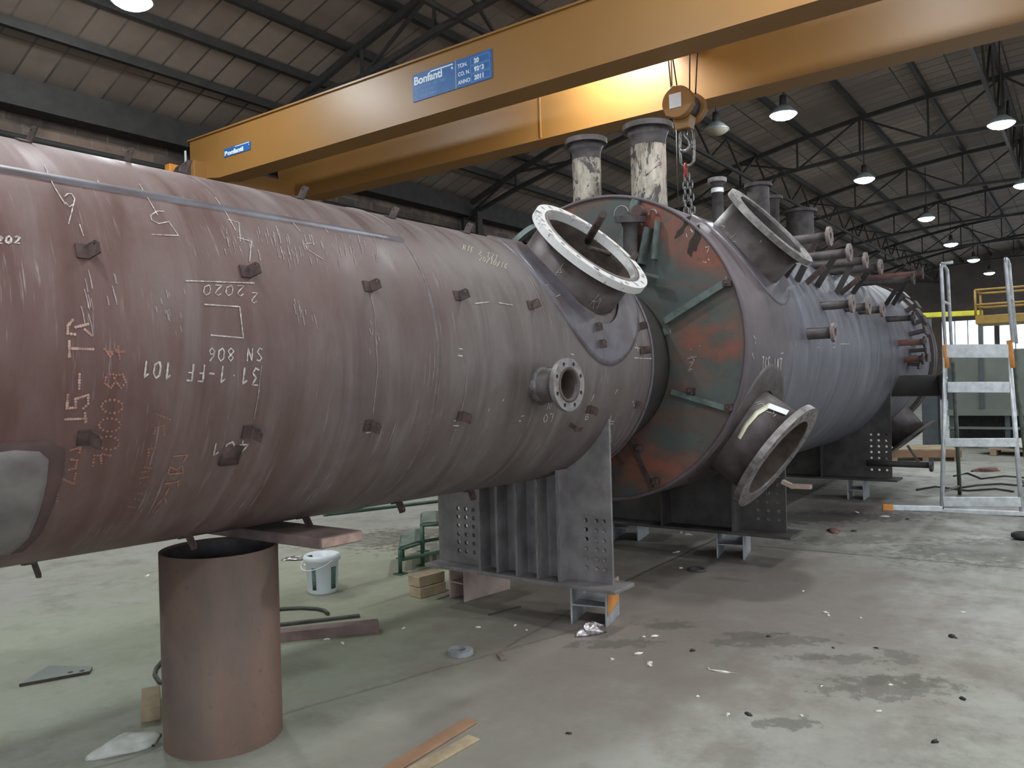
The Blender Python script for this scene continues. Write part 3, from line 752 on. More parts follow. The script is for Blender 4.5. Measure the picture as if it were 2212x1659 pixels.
# end ring and rim
MB().lathe([(NV.R+.006, NV_END-.012), (NV.R+.006, NV_END+.012), (.70, NV_END+.012), (.70, NV_END-.012), (NV.R+.006, NV_END-.012)], NV.A, NV.D, 128, False).build('end_ring', M['pad'], nv)
for s in (NV.hit(932, 650)[0],): ring_weld(NV, s, M['weld_near'], nv, .016, .006)
for s in (4.80, 4.86): ring_weld(NV, s, M['pad'], nv, .007, .004)
la = [NV.hit(*q)[1] for q in ((0, 365), (430, 440), (860, 517))]; aa = sum(la)/3; sw = NV.hit(932, 650)[0]
mb = MB(); g = []
for i in range(40):
    s = -2 + (sw+2)*i/39; g.append([NV.pt(s, aa+d, NV.R+h) for d, h in ((-.028, .001), (-.018, .007), (0, .008), (.018, .007), (.028, .001))])
mb.sheet(g, V((0, 0, -.006))); mb.build('weld_seam', M['pad'], nv)
# manway with white painted flange and its reinforcing pad
poly = []
for k in range(72):
    q = 2*PI*k/72; s = MW[0] + .55*math.cos(q); arc = .61*math.sin(q)
    poly.append((min(s, NV_END-.03), MW[1] + math.asin(max(-.99, min(.99, arc/NV.R)))))
patch(NV, poly, .012, 8, .62).build('reinforcing_pad', M['pad'], nv)
mk = nozzle('manway_nozzle', NV, MW[0], MW[1], ML, .350, .425, .330, .048, nv, 20, 'neck', 'white_paint', .395, .018)
ax = NV.n(MW[1]); o = NV.pt(MW[0], MW[1], 0)
MB().lathe([(.331, ML-.08), (.331, ML+.001), (.362, ML+.003), (.362, ML)], o, ax, 64).build('raised_face', M['flange_steel'], mk)
MB().lathe([(.356, .72), (.356, .74)], o, ax, 48).lathe([(.329, .40), (.329, ML-.05)], o, ax, 48).build('bore', M['inside'], mk)
# bars left standing through the manway
def mwp(u, v, d): # point on the plane of the manway face, shifted d along its axis
    q = ray(u, v); c0 = o + ax*ML; t_ = (c0 + ax*d - EYEP).dot(ax)/q.dot(ax); return EYEP + q*t_
MB().tube([mwp(1256, 545, -.22), mwp(1303, 462, .20)], .026, 14).build('stay_bar', M['clip'], mk)
MB().tube([mwp(1274, 535, -.06), mwp(1354, 560, -.06)], .014, 10).build('cross_rod', M['clip'], mk)
MB().bar(mwp(1345, 590, -.10), mwp(1372, 548, .03), .05, .03).build('stay_block', M['clip'], mk)
# small nozzle facing the camera
SL = .99; d_ = ray(1230, 831); kk = Matrix((NV.D, NV.ez, -d_)).transposed().inverted() @ (EYEP - NV.A + NV.ey*SL)
o2 = NV.A + NV.D*kk.x + NV.ez*kk.y
nk = nozzle('side_nozzle', NV, 0, 0, SL, .096, .145, .080, .030, nv, 8, 'neck', 'flange_steel', .120, .012, o2, -NV.ey)
MB().lathe([(.079, .62), (.079, SL-.02)], o2, -NV.ey, 32).lathe([(.081, SL-.03), (.081, SL+.002), (.098, SL+.003), (.098, SL)], o2, -NV.ey, 40).build('bore', M['inside'], nk)
MB().lathe([(.096, .77), (.112, .80), (.096, .83)], o2, -NV.ey, 40).build('weld_bead', M['weld'], nk)
# clips: pixel of each base, seen on the near side or on the silhouette
for u, v in ((188, 545), (537, 588), (799, 620), (992, 640), (1148, 660), (1283, 708), (1292, 744), (1381, 706), (1388, 757), (192, 945), (541, 932),
             (800, 918), (998, 898), (1274, 884), (1378, 874)):
    s, a = NV.hit(u, v); clip(NV, s, a, nv, tilt=.35)
for u, v in ((70, 312), (408, 377), (660, 434), (857, 476), (1018, 508), (82, 1214), (418, 1152), (670, 1110), (872, 1080), (1027, 1056), (283, 352)):
    s, a = NV.hit(u, v); clip(NV, s, a + (R_(-3) if v < 600 else R_(3)), nv, h=.068)
s, a = NV.hit(497, 983); patch(NV, [(s-.04, a-.05), (s+.04, a-.05), (s+.04, a+.05), (s-.04, a+.05)], .012, 2).build('square_plate', M['clip'], nv)
s, a = NV.hit(1232, 917); mb = MB(); n = NV.n(a); P = NV.pt(s, a)
mb.bar(P-n*.01, P+n*.06, .03, .006, NV.D).bar(P+n*.06-NV.D*.03, P+n*.06+NV.D*.05, .03, .006, n); mb.build('tee_lug', M['clip'], nv)
# ground patch with a burnt edge at the lower left
g = [NV.hit(*q) for q in ((-60, 985), (30, 972), (85, 975), (104, 992), (100, 1040), (85, 1100), (60, 1160), (20, 1195), (-60, 1205))]
h = [NV.hit(*q) for q in ((-60, 962), (40, 955), (105, 952), (140, 972), (138, 1020), (118, 1080), (90, 1150), (50, 1190), (-60, 1212))]
M['burn'] = plain('burnt_edge', lin(74, 58, 56), lin(96, 72, 68), 7, .8)
M['ground'] = plain('ground_bare_steel', lin(138, 132, 128), lin(112, 104, 102), 6, .6, .2)
patch(NV, densify(h, True, .06), .003, 6).build('burnt_edge', M['burn'], nv)
patch(NV, densify(g, True, .06), .006, 6).build('ground_plate', M['ground'], nv)
# chalk writing
C1 = crop(2.949, 0, 300); C2 = crop(2.949, 0, 780); C3 = crop(2.949, 700, 400); sf = on_cyl(NV)
mb = MB()
strokes(mb, sf, C1([(280,170),(345,310),(415,420)], [(410,370),(430,352),(455,352),(475,385),(468,420),(440,435),(415,405)], [(475,385),(455,470),(435,545)], [(505,545),(530,620)],
    [(620,268),(655,318)], [(885,290),(935,370),(1003,488)], [(1045,465),(1000,462),(958,490),(965,520),(1010,542),(1075,530),(1135,618),(965,612)],
    [(1370,375),(1440,475),(1500,585)], [(1450,515),(1520,535),(1530,655)], [(1510,630),(1600,655),(1588,785)], [(1165,375),(1190,405)], [(1822,485),(1910,590)], [(1985,665),(1945,670),(1955,705),(2055,768)], [(2040,535),(2090,600)]), .006)
mb.build('chalk_marks', M['chalk'], nv)
mb = MB(); strokes(mb, sf, C1([(1185,905),(1620,920)], [(1300,1055),(1525,1070),(1548,1268),(1340,1250)], [(1205,910),(1183,905)]), .007)
strokes(mb, sf, lay('2020', (528, 618), (-24, -.6), (-2, 22)), .006); strokes(mb, sf, lay('2', (557, 633), (-20, 0), (-3, 22)), .006)
mb.build('chalk_frame', M['chalk'], nv)
strokes(MB(), sf, lay('SN 806', (567, 752), (-20.5, 0), (-1, 28)), .009).build('chalk_writing', M['chalk'], nv)
strokes(MB(), sf, lay('31\u00b71-FF 101', (561, 796), (-23.6, -1.6), (-3, 36)), .011).build('chalk_writing', M['chalk'], nv)
strokes(MB(), sf, lay('401', (538, 950), (-30, 3), (-4, 26)), .011).build('chalk_writing', M['chalk'], nv)
strokes(MB(), sf, lay('202', (-8, 526), (19, 0), (1, -15)), .011).build('chalk_writing', M['chalk'], nv)
strokes(MB(), sf, lay('20/10/16', (1034, 563), (7.6, 2.4), (3, -11)), .006).build('chalk_writing', M['chalk_yellow'], nv)
strokes(MB(), sf, lay('NTE 2 171', (998, 540), (8.6, 2.6), (3, -11)), .006).build('chalk_writing', M['chalk_yellow'], nv)
strokes(MB(), sf, lay('3', (1311, 722), (18, 0), (2, -22)), .011).build('chalk_writing', M['chalk'], nv)
mb = MB(); strokes(mb, sf, lay('N', (1180, 884), (14, 0), (3, -13)), .008); strokes(mb, sf, lay('07', (1173, 912), (13, -1), (1, -17)), .009); strokes(mb, sf, lay('B', (1262, 906), (14, 0), (1, -12)), .008)
strokes(mb, sf, C3([(1825,1465),(1820,1520),(1840,1520)], [(1805,1500),(1845,1505)], [(1818,1520),(1828,1640)], [(1975,1100),(2085,1105)], [(1985,1010),(2000,1060)], [(1975,1035),(2010,1040)], [(1720,1330),(1700,1375)], [(1840,1060),(1845,1070)],
   [(960,755),(1050,745)], [(1110,750),(1200,765)], [(855,1040),(880,1045)], [(850,1085),(880,1088)], [(1570,1075),(1590,1080)], [(1570,1113),(1595,1117)], [(1850,1330),(1868,1300)], [(1255,1470),(1275,1468)], [(1240,1500),(1252,1503)],
   [(820,1530),(855,1532)], [(825,1500),(858,1498)], [(265,1575),(295,1573)], [(1135,1375),(1145,1360)], [(1045,1440),(1052,1420)], [(1965,1375),(1975,1410)], [(2015,1405),(2045,1410)], [(1320,790),(1345,790)]), .009)
mb.build('chalk_marks', M['chalk'], nv)
mb = MB(); strokes(mb, sf, C3([(290,680),(320,800),(330,1000),(340,1180),(310,1450)], [(910,1180),(895,1350),(870,1440)], [(855,1495),(800,1652)]), .004); strokes(mb, sf, C1([(1665,1440),(1640,1650)]), .004); strokes(mb, sf, [[(560, 840), (548, 905)]], .004)
mb.build('chalk_lines', M['chalk_glint_faint'], nv)
random.seed(11); mb = MB()  # grinding scrapes, their white glints painted as short pale strokes
for x0, x1, y0, y1, num, ln in ((480, 600, 488, 540, 26, 26), (600, 700, 500, 560, 34, 24), (690, 850, 505, 560, 26, 22), (170, 205, 570, 690, 9, 50), (225, 250, 590, 660, 5, 30), (335, 410, 620, 730, 12, 24), (630, 680, 640, 720, 9, 34), (795, 815, 690, 760, 8, 20)):
    for k in range(num):
        u = random.uniform(x0, x1); v = y0 + (y1-y0)*random.random()**1.3; q = ln*random.uniform(.3, 1.0)
        strokes(mb, sf, [[(u, v), (u + q*.14, v + q*.5), (u+q*.22, v+q)]], random.uniform(.0025, .006))
mb.build('scrape_glints', M['chalk_glint_faint'], nv)['kind'] = 'stuff'
CM = Cyl(NV.pt(MW[0], MW[1], 0), NV.n(MW[1]), .352); sm = on_cyl(CM); C4 = crop(5.53, 1050, 400)
strokes(MB(), sm, C4([(925,935),(830,1075)], [(885,985),(905,1050)], [(830,1040),(900,1045)], [(1350,1295),(1230,1440)], [(1255,1375),(1330,1390),(1365,1350)], [(1380,1345),(1320,1470)], [(1290,1380),(1275,1480)]), .006).build('chalk_marks', M['chalk_glint_faint'], mk)
strokes(MB(), lambda u, v: (lambda q: (NV.pt(q[0], q[1], NV.R+.013), NV.n(q[1])))(NV.hit(u, v, NV.R+.013)), C4([(700,1200),(740,1190)], [(725,1200),(825,1335),(885,1310),(865,1285)]), .006).build('chalk_marks', M['chalk'], nv)
# stencilled heat numbers made of paint dots, running up the plate
mb = MB()
dots(mb, sf, C1([(462,1155),(430,1190),(430,1240),(475,1245)], [(480,1200),(560,1180)], [(540,1215),(580,1250)], [(440,1290),(440,1385)], [(460,1335),(590,1340)], [(505,1500),(503,1590)]), 3.4, .0066)
dots(mb, sf, C2([(430,215),(425,300),(480,295),(480,240),(560,215),(560,270),(530,300)], [(415,370),(545,365)], [(540,330),(545,385)]), 3.4, .0066)
mb.build('stencilled_number', M['paint_dots'], nv)
mb = MB()
dots(mb, sf, C2([(450,565),(515,545)], [(515,540),(505,580)], [(440,690),(480,680),(490,630),(455,625)], [(345,790),(365,735),(470,780),(480,715)], [(365,830),(362,890)]), 3.4, .0062)
dots(mb, sf, C1([(665,1340),(700,1385),(750,1325),(760,1400)], [(690,1355),(790,1355)], [(680,1500),(665,1555),(705,1585),(735,1545),(720,1500),(680,1500)], [(735,1545),(770,1585),(800,1550),(780,1500),(740,1505)]), 3.6, .0062)
for cx, cy in ((713, 288), (697, 405), (690, 520)):
    dots(mb, sf, C2([(cx+67*math.cos(2*PI*k/14), cy+42*math.sin(2*PI*k/14)) for k in range(15)]), 4.2, .0062)
dots(mb, sf, C2([(590,665),(600,600),(640,600),(645,650)], [(650,590),(700,600)]), 3.6, .006)
mb.build('stencilled_number', M['paint_orange'], nv)
mb = MB()
dots(mb, sf, C2([(990,335),(1080,370)], [(980,460),(990,425),(1040,410),(1045,465)], [(945,600),(945,560),(990,550)], [(920,675),(960,680)], [(905,705),(945,700)], [(890,745),(940,735)], [(895,775),(920,785)], [(860,840),(900,840)], [(860,875),(885,880)], [(820,925),(855,930)], [(785,1000),(830,960)], [(760,1035),(800,1020)]), 3.6, .0045)
mb.build('stencilled_number', M['paint_orange'], nv)
mb = MB()
strokes(mb, sf, C2([(1100,605),(1195,595),(1165,640)], [(1070,715),(1080,670),(1120,690),(1160,665),(1165,710),(1075,718)], [(1045,780),(1140,765)], [(1135,755),(1130,795)], [(1075,805),(1050,850)], [(1000,910),(1045,865),(1060,900)], [(985,965),(1020,925)]), .010)
mb.build('stencilled_letters', M['paint_orange'], nv)
# saddle: web, ribs, base plate
def web(parent, c, x, y0, y1, zb, th, holes, mat):
    yc = (c.A + c.D*(x/c.D.x)).y; zc = (c.A + c.D*(x/c.D.x)).z; R = c.R-.004
    pts = [(y0, zb)] + [(y, zc - math.sqrt(max(0, R*R-(y-yc)**2))) for y in [y0+(y1-y0)*k/28 for k in range(29)]] + [(y1, zb)]
    mb = MB(); holes_plate(mb, pts[::-1], [circ(.016, 12, y, z) for y, z in holes], (x, 0, 0), (0, 1, 0), (0, 0, 1), th)
    return mb.build('web_plate', mat, parent)
def under(c, x, y): 
    q = c.A + c.D*(x/c.D.x); return q.z - math.sqrt(max(.01, (c.R-.002)**2-(y-q.y)**2))
SX, ZBASE = 4.52, .285
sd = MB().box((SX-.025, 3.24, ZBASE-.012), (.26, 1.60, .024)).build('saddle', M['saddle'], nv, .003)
P1, P2 = PX(1267, 1123, SX), PX(1309, 1240, SX)
hy = [P1.y, PX(1290, 1130, SX).y, P2.y]; hz = [P1.z - (P1.z-.375)*k/5 for k in range(6)]
Q1 = PX(991, 1098, SX).y; Q3 = PX(1024, 1100, SX).y
web(sd, NV, SX, 2.535, 4.02, ZBASE, .02, [(y, z) for y in hy + [Q1, (Q1+Q3)/2, Q3] for z in hz], M['saddle'])
for (u, v), d in (((1037, 1238), .13), ((1075, 1243), .13), ((1117, 1250), .13), ((1162, 1256), .13), ((1208, 1262), .13)):
    P = PX(u, v, SX-d); z1 = under(NV, SX, P.y)
    MB().box((SX-.005-d/2, P.y, (ZBASE+z1)/2), (d-.01, .018, z1-ZBASE)).build('stiffener', M['saddle'], sd)
    MB().bar((SX-d, P.y-.010, ZBASE+.01), (SX-d, P.y-.010, z1-.02), .006, .004).build('weld_bead', M['flange_steel'], sd)
for y in (hy[0]+.12, 3.25, 3.7): MB().box((SX+.07, y, (ZBASE+under(NV, SX, y))/2), (.12, .018, under(NV, SX, y)-ZBASE)).build('stiffener', M['saddle'], sd)

# ------------------------------------------------------------------ big vessel
bv = thing('pressure_vessel', 'larger grey steel vessel behind, with a red and green patched flat end', 'vessel', (8, BV.A.y, 0))
q_ = aim(BV, 1668, 485, BV.n(R_(49))); UN = (q_[0], R_(49)); UL = q_[1]; q_ = aim(BV, 1682, 990, BV.n(R_(125.5))); LN = (q_[0], R_(125.5)); LL = q_[1]
tail = [(BV_X1, BV.R), (BV_X1+.35, BV.R-.03)]
bsh = shell(BV, [(BV_X0-.02, BV.R), (BV_X1, BV.R)] + tail[1:], M['big_shell'], 'shell', bv, [(UN[0], UN[1], .35), (LN[0], LN[1], .36)], 176, .022)
fp = MB(); holes_plate(fp, circ(BV.R-.022, 128), [circ(.55, 64, 0, -.13)], (BV_X0+.012, BV.A.y, BV.A.z), (0, 1, 0), (0, 0, 1), .024); face = fp.build('end_plate', M['face'], bv)
for x in (6.62, 7.35, 8.15, 8.95, 9.75, 10.55, 11.6, 12.6): ring_weld(BV, x, M['weld_near'], bv, .008, .003)
# reducing neck between the flat end and the near vessel
nc = NV.A + NV.D*(BV_X0/NV.D.x); rn = (PX(1451, 790, BV_X0) - nc).length
a0 = NV.A + NV.D*(NV_END+.03); L = (nc-a0).length
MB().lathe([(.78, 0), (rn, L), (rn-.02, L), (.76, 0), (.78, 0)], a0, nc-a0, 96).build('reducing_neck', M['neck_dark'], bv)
# bars and lugs welded on the flat end
FX = BV_X0-.002; sx_ = on_x(FX)
def fbar(a, b, w, h, mat='green_primer', name='stay_bar'):
    P, Q = PX(a[0], a[1], FX-h/2), PX(b[0], b[1], FX-h/2); return MB().bar(P, Q, w, h, (1, 0, 0)).build(name, M[mat], face)
fbar((1437, 694), (1574, 607), .05, .05); fbar((1425, 724), (1440, 716), .05, .04); fbar((1452, 846), (1577, 884), .04, .04)
fbar((1363, 950), (1410, 1054), .018, .03, 'steel_dark'); fbar((1333, 972), (1345, 1003), .014, .03, 'steel_dark')
fbar((1375, 432), (1343, 530), .06, .05)
for u, v in ((1571, 612), (1574, 880), (1416, 1040), (1380, 968), (1492, 845)):
    P = PX(u, v, FX-.03); MB().box(P, (.06, .05, .05)).cyl(P-V((.05, 0, 0)), P-V((.02, 0, 0)), .012, None, 8).build('clamp_lug', M['clip'], face, .004)
# small flanged stub, gussets and hooks high on the flat end
P = PX(1362, 474, FX-.16); up_ = V((-.12, -.1, 1)).normalized(); q = MB(); flange(q, P, up_, .115, .05, .045, 8, .09, .010, 40); q.build('stub_flange', M['steel_dark'], face)
MB().lathe([(.055, -.26), (.055, -.06), (.075, -.02)], P, up_, 28).tube([P-up_*.25, P-up_*.29+V((.05, 0, 0)), P-up_*.30+V((.17, 0, 0))], .055, 14).build('elbow_stub', M['steel_dark'], face)
P = PX(1384, 458, FX-.04); MB().cyl(P, P-V((.07, 0, 0)), .045, None, 18).build('end_boss', M['burn'], face)
for a_, b_, h_ in (((1368, 505), (1338, 572), .16), ((1402, 492), (1386, 570), .12), ((1422, 478), (1414, 560), .08)): fbar(a_, b_, .022, h_, 'green_primer', 'gusset')
P = PX(1410, 480, FX-.03); mb = MB(); mb.tube([P+V((-.0, .0, .05)) + V((0, .035*math.cos(k), .045*math.sin(k))) for k in [PI*i/8 for i in range(9)]], .008, 8); mb.build('lifting_eye', M['flange_steel'], face)
P = PX(1342, 462, FX-.10); mb = MB(); mb.tube([P + V((0, .06*math.cos(k), .06*math.sin(k))) for k in [-.4+3.6*i/10 for i in range(11)]], .006, 8); mb.build('wire_hook', M['flange_steel'], face)
P = PX(1385, 596, FX-.12); mb = MB(); mb.bar(PX(1388, 590, FX-.1), PX(1428, 600, FX-.1), .06, .02); mb.build('shelf_bracket', M['green_primer'], face)
# flanged stub leaning back from the flat end, its rim shows over the near vessel
C_ = PX(1110, 540, 5.35); n_ = V((-.35, .60, .72)).normalized()
k = MB().lathe([(.15, -.50), (.15, -.02), (.13, -.02), (.13, -.50)], C_, n_, 36).build('leaning_stub', M['neck'], face)
q = MB(); flange(q, C_, n_, .265, .13, .04, 12, .21, .012, 56); q.build('flange', M['green_primer'], k, .003)
# dark shadow shapes painted on the flat end beside the chain
M['shadow_paint'] = plain('painted_shadow', lin(62, 52, 46), lin(48, 42, 38), 9, .9)
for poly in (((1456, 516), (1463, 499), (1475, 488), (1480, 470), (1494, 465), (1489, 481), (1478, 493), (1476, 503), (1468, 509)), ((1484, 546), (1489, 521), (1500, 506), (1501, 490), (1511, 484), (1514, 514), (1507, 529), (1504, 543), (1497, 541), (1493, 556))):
    p3 = [PX(u, v, FX-.0015) for u, v in poly]; MB().prism([(p.y, p.z) for p in p3], (FX-.0015, 0, 0), (0, 1, 0), (0, 0, 1), .001).build('painted_shadow', M['shadow_paint'], face)
C7 = crop(3.318, 1300, 600)
strokes(MB(), sx_, C7([(615,580),(680,565)], [(640,560),(665,590),(635,640)], [(625,610),(660,600)], [(615,660),(650,655)], [(635,645),(625,675)], [(640,510),(645,515)], [(490,370),(495,395)], [(515,290),(525,300)], [(700,485),(705,490)]), .010).build('chalk_marks', M['chalk_glint_faint'], face)
C8 = crop(5.53, 1450, 350)
strokes(MB(), sx_, C8([(230,800),(260,840)], [(180,850),(190,895)], [(410,1020),(460,1010),(430,1080)], [(440,1160),(460,1170)], [(375,1190),(420,1200)], [(655,1370),(660,1400)], [(680,1400),(705,1465)]), .010).build('chalk_marks', M['chalk'], face)
# upper and lower manways with ring flanges
def ringpad(c, s, a, rs, ra, mat, parent):
    patch(c, [(max(BV_X0+.03, s+rs*math.cos(2*PI*k/64)), a + math.asin(max(-.98, min(.98, ra*math.sin(2*PI*k/64)/c.R)))) for k in range(64)], .010, 8, .66).build('reinforcing_pad', mat, parent)
ringpad(BV, UN[0], UN[1], .53, .53, M['pad'], bv); ringpad(BV, LN[0], LN[1], .54, .56, M['neck'], bv)
un = nozzle('manway_nozzle', BV, UN[0], UN[1], UL, .355, .435, .338, .045, bv, 20, 'neck', 'flange_steel', .395, .016)
ln_ = nozzle('manway_nozzle', BV, LN[0], LN[1], LL, .365, .465, .345, .05, bv, 24, 'neck', 'flange_steel', .415, .016)
ax = BV.n(LN[1]); o = BV.pt(LN[0], LN[1], 0); MB().lathe([(.344, .95), (.344, LL-.01)], o, ax, 48).build('bore', M['inside'], ln_)
ax2 = BV.n(UN[1]); o3 = BV.pt(UN[0], UN[1], 0); MB().lathe([(.337, .95), (.337, UL-.02)], o3, ax2, 48).build('bore', M['steel_dark'], un)
P = o + ax*(LL-.04); MB().bar(PX(1690, 1040, P.x), PX(1715, 1052, P.x), .05, .03).bar(PX(1712, 1050, P.x), PX(1752, 1052, P.x), .06, .03).build('support_bracket', M['pink'], ln_)
P = PX(1693, 520, UN[0]); MB().bar(PX(1657, 515, 6.2), PX(1690, 530, 6.2), .05, .015).build('support_bracket', M['pink'], un)
# cream tape and a white tag on the lower manway neck
CL = Cyl(o, ax, .367); sl = on_cyl(CL)
q = [sl(*p) for p in densify([(1596, 946), (1612, 918), (1634, 894), (1664, 876)], False, 6)]; mb = MB(); random.seed(1)
vs = []
for i, (P, n) in enumerate(q):
    d = (q[min(i+1, len(q)-1)][0]-q[max(0, i-1)][0]).normalized(); sd_ = d.cross(n).normalized(); vs.append([P+n*.012+sd_*.018, P+n*.012-sd_*.018])
mb.sheet(vs, V((0, 0, -.004))); mb.build('tape_strip', M['cream'], ln_)
q = [sl(*p)[0] + sl(*p)[1]*.014 for p in ((1662, 874), (1703, 890), (1697, 899), (1656, 883))]
MB().add(q + [k - sl(1680, 886)[1]*.004 for k in q], [(0, 1, 2, 3), (7, 6, 5, 4), (0, 4, 5, 1), (1, 5, 6, 2), (2, 6, 7, 3), (3, 7, 4, 0)]).build('paper_tag', M['tag'], ln_)
strokes(MB(), sl, C7([(1100,900),(1140,885)], [(1110,910),(1150,900),(1165,920)], [(1180,960),(1230,975),(1235,950)], [(1230,995),(1250,980)]), .007).build('chalk_marks', M['chalk'], ln_)
C9 = crop(5.53, 1450, 350); su = on_cyl(Cyl(o3, ax2, .357))
strokes(MB(), su, C9([(580,660),(600,690),(620,660),(640,690)], [(600,760),(640,770),(620,800)], [(660,840),(690,850)], [(645,960),(780,855)], [(720,945),(775,950)], [(690,990),(735,1020)], [(1060,960),(1080,930)]), .006).build('chalk_marks', M['chalk_yellow'], un)
# two upright stubs with peeling cream paint
for yy, rp, rf, zt_ in ((3.64, .128, .19, 3.765), (3.03, .150, .215, 3.765)):
    zb_ = BV.A.z + math.sqrt(BV.R**2-(yy-BV.A.y)**2) - .12
    k = MB().lathe([(rp, 0), (rp, zt_-zb_-.16), (rp-.02, zt_-zb_-.16), (rp-.02, 0)], (6.2, yy, zb_), (0, 0, 1), 40).build('upright_stub', M['peel'], bv)
    MB().lathe([(rp+.001, -.18), (rp+.001, -.13), (rp*1.06, -.10), (rf*.86, -.045), (rp-.02, -.045), (rp-.02, -.18)], (6.2, yy, zt_), (0, 0, 1), 40).build('weld_neck', M['steel_dark'], k)
    f = MB(); flange(f, (6.2, yy, zt_-.022), (0, 0, 1), rf, rp-.02, .045, 8, rf*.84, .012, 48); f.build('flange', M['neck'], k, .003)
    MB().lathe([(rp, -.02), (rp+.02, 0), (rp, .015)], (6.2, yy, BV.A.z + math.sqrt(BV.R**2-(yy-BV.A.y)**2)-.01), (0, 0, 1), 40).build('weld_bead', M['weld'], k)
# other upright stubs farther along
def upright(P, rp, rf, parent, nb=8, tape=False, mat='steel_dark'):
    zb_ = BV.A.z + math.sqrt(max(.01, BV.R**2-(P.y-BV.A.y)**2)) - .06
    k = MB().lathe([(rp, zb_-P.z), (rp, -.05), (rf*.8, -.04), (rf*.8, -.038), (rp*.8, -.038), (rp*.8, zb_-P.z)], P, (0, 0, 1), 28).build('upright_stub', M[mat], bv)
    f = MB(); flange(f, P-V((0, 0, .019)), (0, 0, 1), rf, rp*.8, .038, nb, rf*.82, .009, 40); f.build('flange', M['flange_steel'] if tape else M['steel_dark'], k, .002)
    if tape: MB().lathe([(rp+.004, -.13), (rp+.004, -.09)], P, (0, 0, 1), 24).build('tape_band', M['tag'], k)
upright(PY(1549, 386, 2.75), .052, .085, bv, tape=True); upright(PY(1637, 398, 3.0), .12, .15, bv); upright(PY(1727, 455, 2.95), .165, .21, bv); upright(PY(1668, 425, 3.1), .08, .12, bv)
# horizontal flanged pipe stubs and their flat brackets
stubs = []
for X, (u, v), rp in ((7.05, (1795, 510), .042), (7.73, (1838, 545), .042), (8.6, (1873, 562), .042), (9.2, (1905, 576), .042), (10.6, (1975, 602), .036), (11.2, (1994, 590), .036),
                 (7.73, (1844, 656), .040), (8.6, (1879, 662), .040), (9.2, (1909, 668), .040), (10.64, (1976, 686), .036), (7.05, (1805, 718), .050), (11.0, (2000, 738), .04), (11.35, (1996, 775), .04)):
    P = PX(u, v, X); rr = BV.R
    dz = P.z - BV.A.z; ys_ = BV.A.y - math.sqrt(max(.05, rr*rr - dz*dz)) + .06; rf = .082 if X > 7 and X < 10 else .074
    mat = 'steel_dark' if X < 10.9 else 'red_brown'
    k = MB().lathe([(rp, 0), (rp, ys_-P.y-.02), (rp*.75, ys_-P.y-.02), (rp*.75, 0)], (P.x, ys_, P.z), (0, -1, 0), 20).build('pipe_stub', M[mat], bv)
    f = MB(); flange(f, (P.x, P.y+.013, P.z), (0, -1, 0), rf, rp*.75, .026, 4, rf*.74, .009, 32); f.build('flange', M['flange_pale'] if X < 10 else M['steel_dark'], k, .002)
    MB().lathe([(rp, -.045), (rf*.7, -.0265), (rp, -.0265)], (P.x, P.y, P.z), (0, -1, 0), 20).build('hub', M[mat], k)
for a, b, mt in (((1715, 567), (1695, 598), 'clip'), ((1738, 574), (1721, 608), 'truss'), ((1781, 576), (1743, 611), 'clip'), ((1801, 558), (1764, 620), 'truss'), ((1839, 572), (1807, 634), 'truss'), ((1830, 575), (1805, 600), 'galv'),
             ((1857, 600), (1816, 634), 'clip'), ((1877, 583), (1842, 634), 'truss'), ((1946, 610), (1913, 659), 'truss'), ((1957, 610), (1928, 659), 'truss'), ((1765, 520), (1745, 552), 'clip')):
    s, an = BV.hit(*b); P = BV.pt(s, an); Q = PX(a[0], a[1], s); MB().bar(P, Q, .055, .04, (1, 0, .3)).build('bracket_bar', M[mt], bv)
# chalk on the shell
sb = on_cyl(BV)
strokes(MB(), sb, lay('TCE INT', (1645, 796), (6.4, .6), (1, -25)), .02).build('chalk_writing', M['chalk'], bv)
strokes(MB(), sb, [[(1658, 812), (1656, 838), (1652, 830)], [(1656, 838), (1661, 830)], [(1627, 725), (1633, 733)], [(1630, 740), (1632, 741)], [(1624, 762), (1628, 775)], [(1686, 764), (1692, 762)], [(1718, 733), (1720, 747)], [(1766, 741), (1768, 743)], [(1766, 750), (1769, 751)], [(1800, 741), (1803, 742)], [(1799, 750), (1804, 750)], [(1815, 743), (1834, 743)]], .012).build('chalk_marks', M['chalk'], bv)
# rough brackets left on the last course
for (u, v), L_ in (((1972, 700), .16), ((1965, 722), .20), ((1974, 742), .15), ((1966, 758), .20), ((1976, 772), .16), ((1962, 786), .14), ((1958, 672), .16), ((1940, 650), .12)):
    s, an = BV.hit(u, v); P = BV.pt(s, an); nn = BV.n(an)
    MB().bar(P-nn*.02, P+nn*L_, .05, .16, BV.D).bar(P+nn*L_-BV.D*.1, P+nn*L_+BV.D*.16, .12, .03, nn).build('rough_bracket', M['neck'], bv, .006)
# girth flange, studs and dark end nozzle at the tail
MB().lathe([(1.0, 13.5), (1.245, 13.5), (1.245, 13.64), (1.0, 13.64)], BV.A, BV.D, 72, False).build('girth_flange', M['neck'], bv)
gf = MB().lathe([(1.0, 13.66), (1.25, 13.66), (1.25, 13.80), (.0, 13.95)], BV.A, BV.D, 72, False).build('cover_flange', M['neck'], bv)
for k in range(36):
    a = 2*PI*k/36; P = BV.A + BV.D*13.62 + BV.n(a)*1.15; MB().cyl(P, P+V((.44, 0, 0)), .02, None, 8).build('stud_bolt', M['truss'], gf)
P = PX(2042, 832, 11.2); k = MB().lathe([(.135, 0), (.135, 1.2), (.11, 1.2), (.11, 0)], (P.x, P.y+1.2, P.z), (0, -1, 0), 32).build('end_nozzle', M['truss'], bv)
q = MB(); flange(q, (P.x, P.y+.02, P.z), (0, -1, 0), .175, .11, .04, 8, .15, .01, 40); q.build('flange', M['truss'], k)
